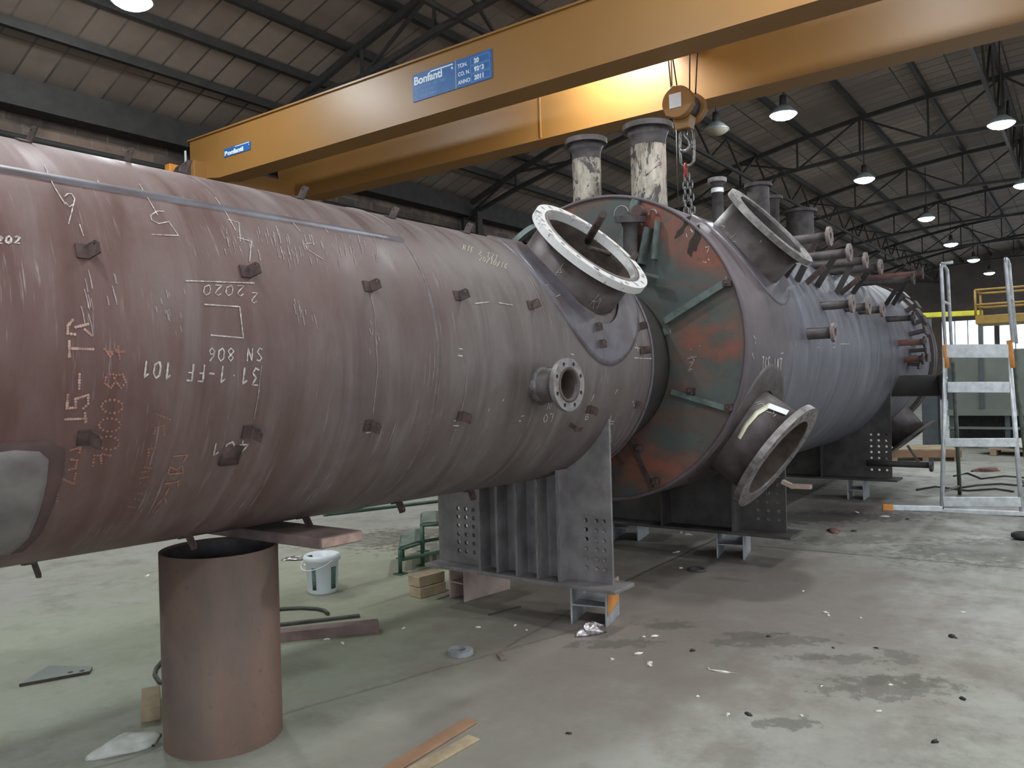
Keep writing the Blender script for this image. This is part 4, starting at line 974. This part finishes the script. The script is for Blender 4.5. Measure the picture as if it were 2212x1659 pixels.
da = R_(141); q_ = aim(BV, 1968, 948, BV.n(da)); dn = (q_[0], da); nozzle('drain_nozzle', BV, dn[0], dn[1], q_[1], .27, .42, .24, .03, bv, 12, 'neck', 'neck', .36, .012)
P = PX(2012, 1005, 10.2); k = MB().cyl((P.x, P.y+.7, P.z), (P.x, P.y, P.z), .035, None, 16).build('pipe_stub', M['truss'], bv)
q = MB(); flange(q, (P.x, P.y, P.z), (0, -1, 0), .075, .03, .03, 4, .055, .008, 32); q.build('flange', M['steel_dark'], k)
MB().bar(PX(1960, 962, 10.2), PX(1988, 1003, 10.2), .05, .02).build('bracket_bar', M['clip'], bv)
# saddles
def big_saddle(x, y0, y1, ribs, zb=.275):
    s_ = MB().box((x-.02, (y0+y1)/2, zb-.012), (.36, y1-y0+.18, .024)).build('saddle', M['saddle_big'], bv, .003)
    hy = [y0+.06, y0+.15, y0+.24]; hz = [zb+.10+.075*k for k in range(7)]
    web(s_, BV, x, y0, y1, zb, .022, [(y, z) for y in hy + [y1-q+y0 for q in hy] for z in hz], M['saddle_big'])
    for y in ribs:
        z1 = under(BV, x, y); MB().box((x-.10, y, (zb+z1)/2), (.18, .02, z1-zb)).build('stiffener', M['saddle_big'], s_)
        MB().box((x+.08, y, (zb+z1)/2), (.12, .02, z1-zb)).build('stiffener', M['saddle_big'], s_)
P = PZ(1700, 1150, .275); big_saddle(P.x, P.y, 2*BV.A.y-P.y, (P.y+.40, 3.2, 3.9))
P3 = PZ(1928, 1033, .275); big_saddle(P3.x, P3.y, 2*BV.A.y-P3.y, (2.9, 3.6))
SB1, SB3 = P, P3

# ------------------------------------------------------------------ supports on the floor
def hbeam(label, o, ang, L, h, b, mat, zb=0., tf=.014, tw=.010, paint=None, group=None):
    """short H-section lying with its web level, flanges upright; o = middle of the near end"""
    t = thing('beam_block', label, 'steel beam', (o[0], o[1], 0), group)
    d = V((math.cos(ang), math.sin(ang), 0)); s = V((-d.y, d.x, 0)); o = V((o[0], o[1], zb)); mb = MB()
    Mx = Matrix((d, s, V((0, 0, 1)))).transposed()
    for sg, nm in ((1, 'side_flange'), (-1, 'side_flange')):
        MB().box(o + d*L/2 + s*sg*(b/2-tf/2) + V((0, 0, h/2)), (L, tf, h), Mx).build(nm, M[mat], t, .003)
    MB().box(o + d*L/2 + V((0, 0, h/2)), (L, b-2*tf, tw), Mx).build('middle_web', M[mat], t)
    if paint:
        P = o + d*L*.5 - s*(b/2+.0015) + V((0, 0, h*.56)); pm = MB().prism([(-L*.46, -h*.28), (L*.40, -h*.18), (L*.46, h*.42), (-L*.38, h*.42)], P, d, V((0, 0, 1)), .0012); pm.build('paint_patch', M[paint], t)
    return t
q = PZ(1272, 1352); a = math.atan((1825-W/2)/F); hbeam('grey beam block with an orange patch under the foreground saddle', (q.x, q.y), TH - a, .31, .26, .25, 'galv', paint='orange')
q = PZ(978, 1300); hbeam('pinkish beam block under the far end of the foreground saddle', (q.x+.05, q.y), TH-.77, .48, .26, .17, 'pink')
q = PZ(1578, 1208); hbeam('grey beam block under the near end of the large dark saddle', (q.x, q.y), TH-.42, .42, .25, .24, 'galv')
q = PZ(1352, 1168); hbeam('grey beam block under the middle of the large dark saddle', (q.x, q.y), TH-.42, .42, .25, .26, 'galv')
hbeam('grey beam block under the farthest saddle', (SB3.x-.2, SB3.y+.40), .05, .4, .25, .2, 'galv')
hbeam('grey beam block hidden under the back of the farthest saddle', (SB3.x-.2, SB3.y+1.6), .05, .4, .25, .2, 'galv')
hbeam('grey beam block hidden under the back of the large dark saddle', (SB1.x-.2, 4.0), .05, .4, .25, .2, 'galv')
# pipe stand
PCX, PCY, PR, PH = 2.18, 3.31, .262, .875
st = thing('pipe_stand', 'short upright rusty pipe standing under the foreground vessel as a prop', 'pipe', (PCX, PCY, 0))
MB().lathe([(PR, 0), (PR, PH), (PR-.012, PH), (PR-.012, 0), (PR, 0)], (PCX, PCY, 0), (0, 0, 1), 72).build('pipe_wall', M['pipe_rust'], st)
MB().lathe([(PR-.013, 0.01), (PR-.013, PH-.01)], (PCX, PCY, 0), (0, 0, 1), 48).build('pipe_inside', M['steel_dark'], st)
# plank lying on the stand
zp0, zp1 = PH, PH+.052
A_, B_ = PZ(692, 1163, zp1), PZ(783, 1145, zp1)
wdir = (B_-A_); pw = wdir.length; wdir.normalize()
ld = V((wdir.y, -wdir.x, 0)); 
if ld.dot(V((-1, 0, 0))) < 0: ld = -ld
ld = (PZ(470, 1135, zp1) - A_).normalized(); pl = 1.25
cs = [A_, B_, B_+ld*pl, A_+ld*pl]
t = thing('support_plank', 'thick pinkish plank lying on the rusty pipe stand under the vessel', 'plank', (A_.x, A_.y, zp0))
mb = MB().add([V((p.x, p.y, zp0+.0005)) for p in cs] + [V((p.x, p.y, zp1)) for p in cs], [(3, 2, 1, 0), (4, 5, 6, 7), (0, 1, 5, 4), (1, 2, 6, 5), (2, 3, 7, 6), (3, 0, 4, 7)]); mb.build('board', M['plank'], t, .006)
o_ = -ld*.002; MB().add([V((p.x, p.y, z)) + o_ for p in (A_+wdir*.006, B_-wdir*.006) for z in (zp0+.006, zp1-.006)] + [V((p.x, p.y, z)) + o_*.2 for p in (A_+wdir*.006, B_-wdir*.006) for z in (zp0+.006, zp1-.006)], [(0, 2, 3, 1), (4, 5, 7, 6)]).build('sawn_end', M['plank_end'], t)

# ------------------------------------------------------------------ things on the floor
# bucket
P = PZ(699, 1286); bx, by = P.x+.07, P.y+.09
bk = thing('paint_bucket', 'white plastic bucket with printed side label standing beyond the pipe stand', 'bucket', (bx, by, 0))
MB().lathe([(.0, 0), (.108, 0), (.112, .012), (.116, .02), (.128, .255), (.143, .257), (.146, .285), (.132, .30), (.122, .298), (.112, .02), (0, .02)], (bx, by, 0), (0, 0, 1), 40).build('body', M['bucket'], bk)
for a0, a1 in ((R_(262), R_(285)), (R_(190), R_(206))):
    g = [[V((bx + (.1175+.0105*zz/.235)*math.cos(a0+(a1-a0)*i/8), by + (.1175+.0105*zz/.235)*math.sin(a0+(a1-a0)*i/8), zz)) for zz in (.04, .12, .21)] for i in range(9)]
    MB().sheet(g, V((0, 0, .001))).build('printed_label', M['label_green'], bk)
mb = MB(); mb.tube([V((bx-.02, by, .27)) + V((-.145*math.sin(k)*1.0, .148*math.cos(k), -.07*math.sin(k))) for k in [PI*i/16 for i in range(17)]], .004, 8); mb.build('handle', M['bucket'], bk)
MB().cyl((bx-.02, by+.03, .10), (bx-.09, by+.05, .288), .028, None, 12).build('dark_contents', M['black'], bk)
# green steps
gs = thing('work_steps', 'low green tubular steps with grey treads behind the foreground saddle', 'steps', (5.0, 5.2, 0))
A0 = PZ(865, 1240); k1 = PZ(912, 1226); 
ds = V((math.cos(TH-.9), math.sin(TH-.9), 0))
dn_ = (PZ(983, 1232) - A0); dn_.z = 0; dn_.normalize()          # along the front foot rail
dd = V((-dn_.y, dn_.x, 0)); 
if dd.y < 0: dd = -dd
def gpt(a, b, z): return V((A0.x, A0.y, 0)) + dn_*a + dd*b + V((0, 0, z))
hs = [.24, .46, .68]; stp = .26; wid = .75
# direction of ascent runs away from the camera (dd); treads span dn_
ft = MB
def leg(a, b, h):
    l = MB().tube([gpt(a, b, 0.008), gpt(a, b, h)], .017, 10).build('leg', M['green'], gs); MB().box(gpt(a, b, .004), (.09, .09, .008)).build('foot_plate', M['green'], l)
# profile taken from the photograph: posts at three pixel columns, stepping up to the right
pc = [PZ(865, 1240), PZ(913, 1222), PZ(966, 1218)]; hp = []
for p, (u, v) in zip(pc, ((862, 1188), (911, 1135), (962, 1081))):
    d = ray(u, v); hp.append(1.6 + d.z*math.hypot(p.x, p.y)/math.hypot(d.x, d.y))
back = (PZ(948, 1212) - pc[0]); back.z = 0
bk_ = V((.62, .56, 0)).normalized()*.62
for i, p in enumerate(pc):
    for off in (V((0, 0, 0)), bk_):
        q = V((p.x, p.y, 0)) + off; l = MB().tube([q+V((0, 0, .008)), q+V((0, 0, hp[i]))], .017, 10).build('leg', M['green'], gs)
        MB().box(q+V((0, 0, .004)), (.09, .09, .008)).build('foot_plate', M['green'], l)
for off in (V((0, 0, 0)), bk_):
    for i in range(2):
        q0 = V((pc[i].x, pc[i].y, hp[i])) + off; q1 = V((pc[i+1].x, pc[i+1].y, hp[i])) + off
        MB().tube([q0, q1], .015, 8).build('rail', M['green'], gs)
    q0 = V((pc[0].x, pc[0].y, .12)) + off; q1 = V((pc[2].x, pc[2].y, .12)) + off; MB().tube([q0, q1, q1 + (q1-q0).normalized()*.5], .015, 8).build('foot_rail', M['green'], gs)
for i in range(3):
    q0 = V((pc[i].x, pc[i].y, hp[i]))
    nx = V((pc[i+1].x, pc[i+1].y, hp[i])) if i < 2 else q0 + (V((pc[2].x, pc[2].y, 0))-V((pc[1].x, pc[1].y, 0)))*1.3
    vs = [q0, nx, nx+bk_, q0+bk_]; MB().tube([q0, q0+bk_], .015, 8).build('cross_rail', M['green'], gs)
    MB().add([v+V((0, 0, .012)) for v in vs] + [v+V((0, 0, .026)) for v in vs], [(3, 2, 1, 0), (4, 5, 6, 7), (0, 1, 5, 4), (1, 2, 6, 5), (2, 3, 7, 6), (3, 0, 4, 7)]).build('tread', M['green_deck'], gs)
MB().tube([V((pc[2].x, pc[2].y, hp[2])), PX(700, 1112, pc[2].x-1.3)], .015, 8).build('hand_rail', M['green'], gs)
# wood block beside the pink beam
P = PZ(918, 1292); t = thing('wood_block', 'pair of short pale timber offcuts stacked beside the pinkish beam block', 'wood block', (P.x, P.y, 0))
Rz = Matrix.Rotation(TH-.75, 3, 'Z')
for k, z in enumerate((.04, .122)): MB().box((P.x+.10, P.y+.06+.01*k, z), (.26, .13, .078), Rz).build('timber_offcut', M['wood'], t, .004)
# strips behind the stand
def strip(name, label, cat, a, b, w, h, mat, bev=.003):
    A, B = PZ(*a), PZ(*b); mid = (A+B)/2; up = V((0, 0, 1))
    return solo(MB().bar(A+V((0, 0, h/2)), B+V((0, 0, h/2)), w, h), name, M[mat], label, cat, (mid.x, mid.y, 0), None, bev)
strip('timber_beam', 'reddish square timber lying on the floor right of the pipe stand', 'timber', (560, 1388), (818, 1362), .10, .065, 'plank')
strip('steel_bar', 'thin dark flat bar lying on the floor between the hose and the timber', 'bar', (560, 1358), (777, 1333), .035, .02, 'steel_dark')
strip('steel_rod', 'thin dark rod lying on the floor in front of the pinkish beam block', 'rod', (1056, 1330), (1125, 1312), .012, .01, 'steel_dark', 0)
strip('wood_strip', 'orange-brown wooden strip with a thin edge, upper of two at the bottom edge', 'wood strip', (820, 1680), (1018, 1559), .075, .012, 'strip_wood')
strip('wood_strip', 'paler wooden strip with a knot, lower of two at the bottom edge', 'wood strip', (868, 1684), (1024, 1596), .07, .012, 'wood')
strip('wood_offcut', 'small brown stick lying on the floor right of the grey ring', 'stick', (1076, 1416), (1086, 1428), .03, .02, 'plank')
mb = MB(); pts = [PZ(*p)+V((0, 0, .014)) for p in ((560, 1326), (610, 1319), (650, 1317), (685, 1319), (701, 1323), (709, 1330))]; mb.tube(pts, .013, 8)
solo(mb, 'hose', M['cable'], 'dark curved hose lying on the floor right of the pipe stand', 'hose', (pts[3].x, pts[3].y, 0))
mb = MB(); pts = [PZ(*p)+V((0, 0, .012)) for p in ((366, 1420), (350, 1432), (337, 1448), (334, 1462), (345, 1478), (372, 1480))]; mb.tube(pts, .011, 8)
solo(mb, 'hose', M['cable'], 'short dark hose loop peeking out left of the pipe stand', 'hose', (pts[3].x, pts[3].y, 0))
# metal plate at the left
c4 = [PZ(*p) for p in ((42, 1484), (194, 1456), (200, 1446), (105, 1444))]; mid = c4[0]
mb = MB().add([p+V((0, 0, .002)) for p in c4]+[p+V((0, 0, .018)) for p in c4], [(3, 2, 1, 0), (4, 5, 6, 7), (0, 1, 5, 4), (1, 2, 6, 5), (2, 3, 7, 6), (3, 0, 4, 7)])
t = thing('steel_plate', 'thin grey steel plate with two holes lying on the floor at the left', 'plate', (mid.x, mid.y, 0)); mb.build('plate', M['panel_grey'], t)
for u, v in ((152, 1452), (177, 1449)): P = PZ(u, v, .0185); MB().cyl(P, P+V((0, 0, .001)), .014, None, 12).build('drilled_hole', M['black'], t)
mb = MB().add([p+V((0, 0, z)) for p in (c4[0], c4[1], c4[2]) for z in (.003, .017)], [(0, 2, 3, 1), (2, 4, 5, 3)]); 
for v_ in mb.v: v_ -= V((.003, .004, 0))
mb.build('rusty_edge', M['clip'], t)
# block and rag left of the stand
P = PZ(328, 1545); t = thing('wood_block', 'pale wooden block lying on the floor at the left of the pipe stand', 'wood block', (P.x, P.y, 0))
MB().box((P.x+.03, P.y+.06, .035), (.09, .30, .07), Matrix.Rotation(-.515, 3, 'Z')).build('timber_offcut', M['wood'], t, .004)
def lump(c, rx, ry, rz_, rot, seed, n=14, m=10, rough=.28):
    rnd = random.Random(seed); vs = []; 
    ph = [(rnd.uniform(1, 4), rnd.uniform(0, 6), rnd.uniform(1, 4)) for _ in range(5)]
    for i in range(m+1):
        th_ = PI/2*i/m
        for k in range(n):
            a = 2*PI*k/n; w_ = 1 + sum(rough/5*math.sin(p*a+q+r*th_*2) for p, q, r in ph)*2
            x = rx*math.cos(a)*math.cos(th_)*w_; y = ry*math.sin(a)*math.cos(th_)*w_; z = rz_*math.sin(th_)*(1+.3*math.sin(3*a+seed)*math.cos(th_))
            vs.append(V(c) + V((x*math.cos(rot)-y*math.sin(rot), x*math.sin(rot)+y*math.cos(rot), z)))
    fs = [(i*n+k, i*n+(k+1) % n, (i+1)*n+(k+1) % n, (i+1)*n+k) for i in range(m) for k in range(n)] + [list(range(n))[::-1]]
    return MB().add(vs, fs, True)
P = PZ(312, 1604); solo(lump((P.x-.075, P.y+.01, .001), .14, .075, .06, TH+.6-PI/2, 3, 24, 10, .35), 'rag', M['rag'], 'crumpled white plastic rag at the foot of the pipe stand', 'rag', (P.x, P.y, 0))
P = PZ(640, 1208); solo(lump((P.x, P.y, .001), .14, .05, .03, TH-PI/2+.3, 9, 18, 6, .5), 'plastic_wrap', M['foil'], 'crumpled silvery plastic on the floor under the plank end', 'wrapper', (P.x, P.y, 0))
P = PZ(1277, 1370); solo(lump((P.x, P.y, .001), .10, .035, .075, TH-PI/2+.55, 5, 20, 8, .3), 'foil_wrapper', M['foil'], 'shiny silver foil scrap in front of the orange-patched beam block', 'wrapper', (P.x, P.y, 0))
# ring and disc on the floor
P = PZ(995, 1413); mb = MB(); flange(mb, (P.x, P.y, .015), (0, 0, 1), .075, .032, .028, 4, .055, .007, 40)
solo(mb, 'flange_ring', M['galv'], 'grey ring flange lying on the floor left of the small brown stick', 'flange', (P.x, P.y, 0), None, .004)
P = PZ(1505, 1232); mb = MB(); mb.lathe([(.05, .002), (.055, .016), (.075, .016), (.08, .002), (.05, .002)], (P.x, P.y, 0), (0, 0, 1), 32)
solo(mb, 'washer', M['steel_dark'], 'thin dark ring lying on the floor left of the grey beam block', 'ring', (P.x, P.y, 0))
# scraps of paper and tape, each its own
SCR = 'pale paper and tape scraps scattered on the floor'
for i, (u, v, sx, sy) in enumerate(((1113, 1352, .02, .008), (1137, 1362, .016, .008), (1034, 1356, .02, .01), (872, 1358, .022, .01), (1390, 1377, .02, .012), (1412, 1376, .035, .022), (1403, 1435, .045, .02), (1322, 1425, .018, .009), (1463, 1193, .035, .02),
       (1472, 1151, .05, .022), (1487, 1155, .045, .025), (1470, 1228, .03, .012), (1530, 1445, .022, .006), (1560, 1452, .075, .006), (1507, 1506, .014, .01), (1732, 1548, .014, .008), (1900, 1538, .02, .008), (1775, 1484, .012, .006), (1850, 1107, .04, .02),
       (1912, 1116, .06, .02), (1735, 1278, .018, .01), (1859, 1336, .012, .008), (1783, 1324, .022, .012), (1790, 1330, .02, .01), (2081, 1324, .018, .012), (1924, 1481, .014, .01), (1573, 1545, .016, .012), (740, 1390, .022, .01), (706, 1382, .03, .012), (320, 1244, .04, .02), (660, 1222, .05, .014), (1378, 1413, .04, .016))):
    P = PZ(u, v); sx *= .8; sy *= .8; o_ = lump((P.x, P.y, .0008), sx, sy, .008 + sy*.25, i*1.1, i+20, 9, 3, .6)
    q = o_.build('paper_scrap', M['scrap'], None, 0, Matrix.Translation((P.x, P.y, 0))); tag(q, 'small pale scrap of paper or tape on the concrete floor', 'scrap', SCR)
DRK = 'small dark pebbles of slag on the floor'
for i, (u, v, s_) in enumerate(((1495, 1406, .022), (1617, 1544, .02), (1229, 1585, .014), (1660, 1375, .016), (1800, 1400, .012), (1845, 1148, .03), (1960, 1122, .03), (2058, 1376, .03), (1892, 1400, .013), (2020, 1603, .02), (2080, 1510, .02), (330, 1612, .012))):
    P = PZ(u, v); q = lump((P.x, P.y, .0008), s_, s_*.6, s_*.5, i, i+70, 9, 4, .4).build('slag_piece', M['black'], None, 0, Matrix.Translation((P.x, P.y, 0))); tag(q, 'small dark piece of slag on the concrete floor', 'debris', DRK)
P = PZ(1802, 1148); solo(lump((P.x, P.y, .001), .12, .06, .03, .4, 41, 14, 5, .5), 'red_rag', M['red_brown'], 'small dark red rag on the floor right of the large dark saddle', 'rag', (P.x, P.y, 0))

# ------------------------------------------------------------------ ladder at the right
LX = 10.27
lt = thing('platform_ladder', 'tall aluminium platform ladder with looped guard rails at the right edge', 'ladder', (LX, 1.05, 0))
def lp(u, v, x=LX): return PX(u, v, x)
def rail(pts, r, name='rail', mat='alu', seg=10): return MB().tube(pts, r, seg).build(name, M[mat], lt)
La, Lb = lp(2035, 1104), lp(2042, 772); Ra, Rb = lp(2207, 1104), lp(2181, 772)
La.z = max(La.z, .03); Ra.z = max(Ra.z, .03)
rail([La, Lb], .024, 'front_leg'); rail([Ra, Rb], .024, 'front_leg')
for sd_, (a, b) in enumerate(((lp(2045, 795), lp(2042, 745)), (lp(2187, 795), lp(2180, 735)))): rail([a, b], .029, 'orange_sleeve', 'orange')
def slat(u0, u1, v0, v1, name='cross_tread', x=LX, th=.05, mat='alu'):
    a, b = lp(u0, (v0+v1)/2, x), lp(u1, (v0+v1)/2, x); h = lp(u0, v0, x).z - lp(u0, v1, x).z
    return MB().bar(a, b, th, h).build(name, M[mat], lt, .006)
slat(2047, 2182, 825, 848); slat(2041, 2196, 947, 965); slat(2038, 2206, 1074, 1094)
pf = slat(2040, 2180, 744, 773, 'platform_edge')
a, b = lp(2040, 750), lp(2180, 750)
MB().add([a, b, b+V((.62, 0, 0)), a+V((.62, 0, 0))] + [q-V((0, 0, .03)) for q in (a, b, b+V((.62, 0, 0)), a+V((.62, 0, 0)))], [(0, 1, 2, 3), (7, 6, 5, 4), (0, 4, 5, 1), (1, 5, 6, 2), (2, 6, 7, 3), (3, 7, 4, 0)]).build('platform_deck', M['alu'], lt)
bb = MB().bar(lp(2036, 1103), lp(2212, 1108) + V((0, -.25, 0)), .06, .05); bb.build('base_beam', M['alu'], lt, .006)
A, B = PZ(1925, 1096, .03), lp(2036, 1098); B.z = .03; ot = MB().bar(A, B, .06, .06).build('outrigger', M['alu'], lt, .006)
MB().bar(A + (A-B).normalized()*.09, A+(B-A).normalized()*.02, .07, .07).build('end_cap', M['orange'], ot, .006)
for q in (La, Ra, La+V((1.5, .0, 0)), Ra+V((1.5, 0, 0))):
    MB().cyl((q.x, q.y-.02, .03), (q.x, q.y+.02, .03), .03, None, 16).build('castor', M['black'], lt)
# climbing side: two olive back legs with steps
for (p, t_) in ((La, Lb), (Ra, Rb)):
    MB().tube([V((p.x+1.5, p.y, .03)), V((t_.x+.62, t_.y, t_.z-.05))], .024, 8).build('back_leg', M['green_deck'], lt)
MB().tube([lp(2040, 1062)+V((.05, 0, 0)), V((LX+1.4, La.y, .12))], .014, 8).build('bottom_stay', M['green_deck'], lt); MB().tube([lp(2207, 1040)+V((.05, 0, 0)), V((LX+1.4, Ra.y, .12))], .014, 8).build('bottom_stay', M['green_deck'], lt)
# guard rails: two loops
for (u0, v0, u1, v1, ub, vb) in ((2042, 748, 2033, 572, 2060, 590), (2188, 740, 2172, 558, 2185, 574)):
    p0, p1 = lp(u0, v0), lp(u1, v1); off = V((.5, 0, 0))
    rail([p0, p1-V((0, 0, .08)), p1-V((0, 0, .03)), p1+V((.03, 0, 0)), p1+V((.25, 0, .01)), p1+off-V((.03, 0, .02)), p1+off-V((0, 0, .10)), p0+off], .019, 'guard_loop')
    P = (p0*.45+p1*.55); rail([P, P+off], .016, 'guard_mid_rail')
P = lp(2033, 570); MB().tube([P, P+V((0, -.12, .005))], .018, 8).build('gate_stub', M['alu'], lt)

# ------------------------------------------------------------------ background right
# grey cabin on a dark frame
cb = thing('container_cabin', 'grey-green panelled cabin on a dark frame behind the ladder', 'cabin', (17.5, 1, 0))
cx0 = 19.0; yl_ = PX(2046, 800, cx0).y; zt2 = PX(2100, 757, cx0).z; zb2 = PX(2100, 886, cx0).z
yr_ = yl_-4.2
MB().box((cx0+1.1, (yl_+yr_)/2, (zt2+zb2)/2), (2.2, yl_-yr_, zt2-zb2)).build('body', M['panel_grey'], cb)
for k in range(8): MB().box((cx0-.02, yl_-.05-.58*k, (zt2+zb2)/2), (.05, .07, zt2-zb2)).build('panel_rib', M['post_grey'], cb)
MB().box((cx0-.03, (yl_+yr_)/2, zb2-.05), (.14, yl_-yr_, .12)).build('sill_beam', M['panel_grey'], cb)
MB().box((cx0+.02, (yl_+yr_)/2, .42), (.10, yl_-yr_, .05)).build('lower_rail', M['panel_grey'], cb)
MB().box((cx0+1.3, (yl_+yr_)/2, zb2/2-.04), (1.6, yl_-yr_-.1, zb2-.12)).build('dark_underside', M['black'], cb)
for k in range(5):
    MB().box((cx0+.04, yl_-.06-1.0*k, zb2/2-.04), (.09, .09, zb2-.08)).build('leg', M['post_grey'], cb); MB().box((cx0+2.1, yl_-.06-1.0*k, zb2/2-.04), (.09, .09, zb2-.08)).build('leg', M['post_grey'], cb)
# yellow gangway above the cabin
gx = 21.8
g_ = thing('gangway', 'ochre yellow railed gangway high above the cabin at the right edge', 'gangway', (gx, 0, zt2))
ya_ = PX(2107, 660, gx).y; zr = PX(2107, 627, gx).z; zf = PX(2107, 700, gx).z; yb_ = ya_-4.2
MB().box((gx+.55, (ya_+yb_)/2, zf+.09), (1.3, ya_-yb_, .2)).build('deck_beam', M['rail_yellow'], g_, .01)
for xx in (gx, gx+1.1):
    for z in (zr, (zr+zf+.1)/2): MB().tube([(xx, ya_, z), (xx, yb_, z)], .028, 8).build('hand_rail', M['rail_yellow'], g_)
    for k in range(5): MB().tube([(xx, ya_-1.04*k, zf+.1), (xx, ya_-1.04*k, zr)], .026, 8).build('post', M['rail_yellow'], g_)
for z in (zr, (zr+zf+.1)/2): MB().tube([(gx, ya_, z), (gx+1.1, ya_, z)], .028, 8).build('hand_rail', M['rail_yellow'], g_)
for xx in (gx+.1, gx+1.0):
    for yy in (ya_-1.4, yb_+.1): MB().box((xx, yy, zf/2), (.12, .12, zf)).build('support_leg', M['post_grey'], g_)
# bright yellow beam far off
A, B = PX(1985, 682, 30.), PX(2090, 677, 30.); z_ = A.z
t = thing('crane_beam', 'fluorescent yellow beam far down the hall beside the ladder rails', 'beam', (30, (A.y+B.y)/2, 0))
MB().bar(A, B+(B-A)*.3, .2, .16).build('cross_beam', M['bright_yellow'], t, .01)
for P in (A+V((0, -.3, 0)), B+(B-A)*.25): MB().box((P.x, P.y, P.z/2-.04), (.14, .14, P.z-.08)).build('post', M['post_grey'], t)
# post, crate, sack, bits behind the vessel tail
P = PZ(2011, 966); solo(MB().box((P.x, P.y, .72), (.08, .3, 1.44)).box((P.x+.14, P.y, .72), (.2, .03, 1.44)).box((P.x+.28, P.y, .72), (.08, .3, 1.44)), 'steel_column', M['post_grey'], 'short blue-grey steel post standing behind the tail of the large vessel', 'column', (P.x, P.y, 0))
P, Q, Z_ = PZ(1925, 996), PZ(2076, 996), PZ(2088, 984)
ct = thing('timber_crate', 'low crate of pale planks behind the ladder and the farthest saddle', 'crate', (P.x, P.y, 0))
d1 = (Q-P); L1 = d1.length; d1.normalize(); d2 = V((-d1.y, d1.x, 0)); d2 = d2 if d2.x > 0 else -d2; Mx = Matrix((d1, d2, V((0, 0, 1)))).transposed()
hh_ = PX(1960, 969, P.x).z - PX(1960, 994, P.x).z
for k in range(9): MB().box(P + d1*L1*.5 + d2*(.06+.115*k) + V((0, 0, hh_-.015)), (L1, .10, .03), Mx).build('top_plank', M['wood'], ct)
MB().box(P + d1*L1*.5 + V((0, 0, hh_*.62)), (L1, .03, hh_*.6), Mx).build('side_board', M['strip_wood'], ct); MB().box(P + d1*L1 + d2*.5 + V((0, 0, hh_*.62)), (.03, 1.0, hh_*.6), Mx).build('end_board', M['strip_wood'], ct)
for f in (.05, .5, .95): MB().box(P + d1*L1*f + d2*.5 + V((0, 0, hh_*.16)), (.1, 1.0, hh_*.32), Mx).build('bearer', M['wood'], ct)
P = PZ(2190, 985) - V((.1, 0, 0)); pt = thing('pallet', 'wooden pallet on the floor behind the ladder at the right edge', 'pallet', (P.x+.4, P.y, 0))
for k in range(5): MB().box((P.x+.1+.2*k, P.y-.2, .12), (.12, 1.2, .025)).build('deck_board', M['wood'], pt)
for k in (-.55, 0, .55): MB().box((P.x+.5, P.y-.2+k*.95, .055), (1.0, .1, .10)).build('bearer', M['wood'], pt)
solo(lump((P.x+.5, P.y-.1, .135), .42, .5, .16, 0, 77, 22, 8, .3), 'sack', M['rag'], 'white sack lying on the wooden pallet behind the ladder', 'sack', (P.x+.5, P.y-.1, .135))
P = PZ(2131, 1018); solo(lump((P.x, P.y, .001), .2, .07, .06, TH-PI/2, 88, 16, 6, .3), 'glove', M['red_brown'], 'dusty glove on the floor seen through the ladder', 'glove', (P.x, P.y, 0))
for i, pts in enumerate((((2070, 1056), (2110, 1050), (2160, 1047), (2215, 1052)), ((2060, 1030), (2090, 1024), (2120, 1036), (2170, 1030), (2215, 1034)), ((1980, 1060), (2020, 1053), (2090, 1062), (2150, 1058), (2190, 1064)))):
    p3 = [PZ(*p)+V((0, 0, .014)) for p in pts]; mb = MB().tube(p3, .013, 6)
    solo(mb, 'cable', M['cable'], ('dark cable on the floor nearest the ladder foot', 'dark wavy cable on the floor just beyond the ladder', 'dark cable crossing the floor under the ladder')[i], 'cable', (p3[1].x, p3[1].y, 0))
P = PZ(2208, 1165); solo(MB().lathe([(.02, .02), (.05, 0), (.09, .02), (.09, .05), (.05, .07), (.02, .05)], (P.x, P.y, .0), (0, 0, 1), 20), 'rubber_wheel', M['black'], 'black rubber wheel lying at the right picture edge', 'wheel', (P.x, P.y, 0))
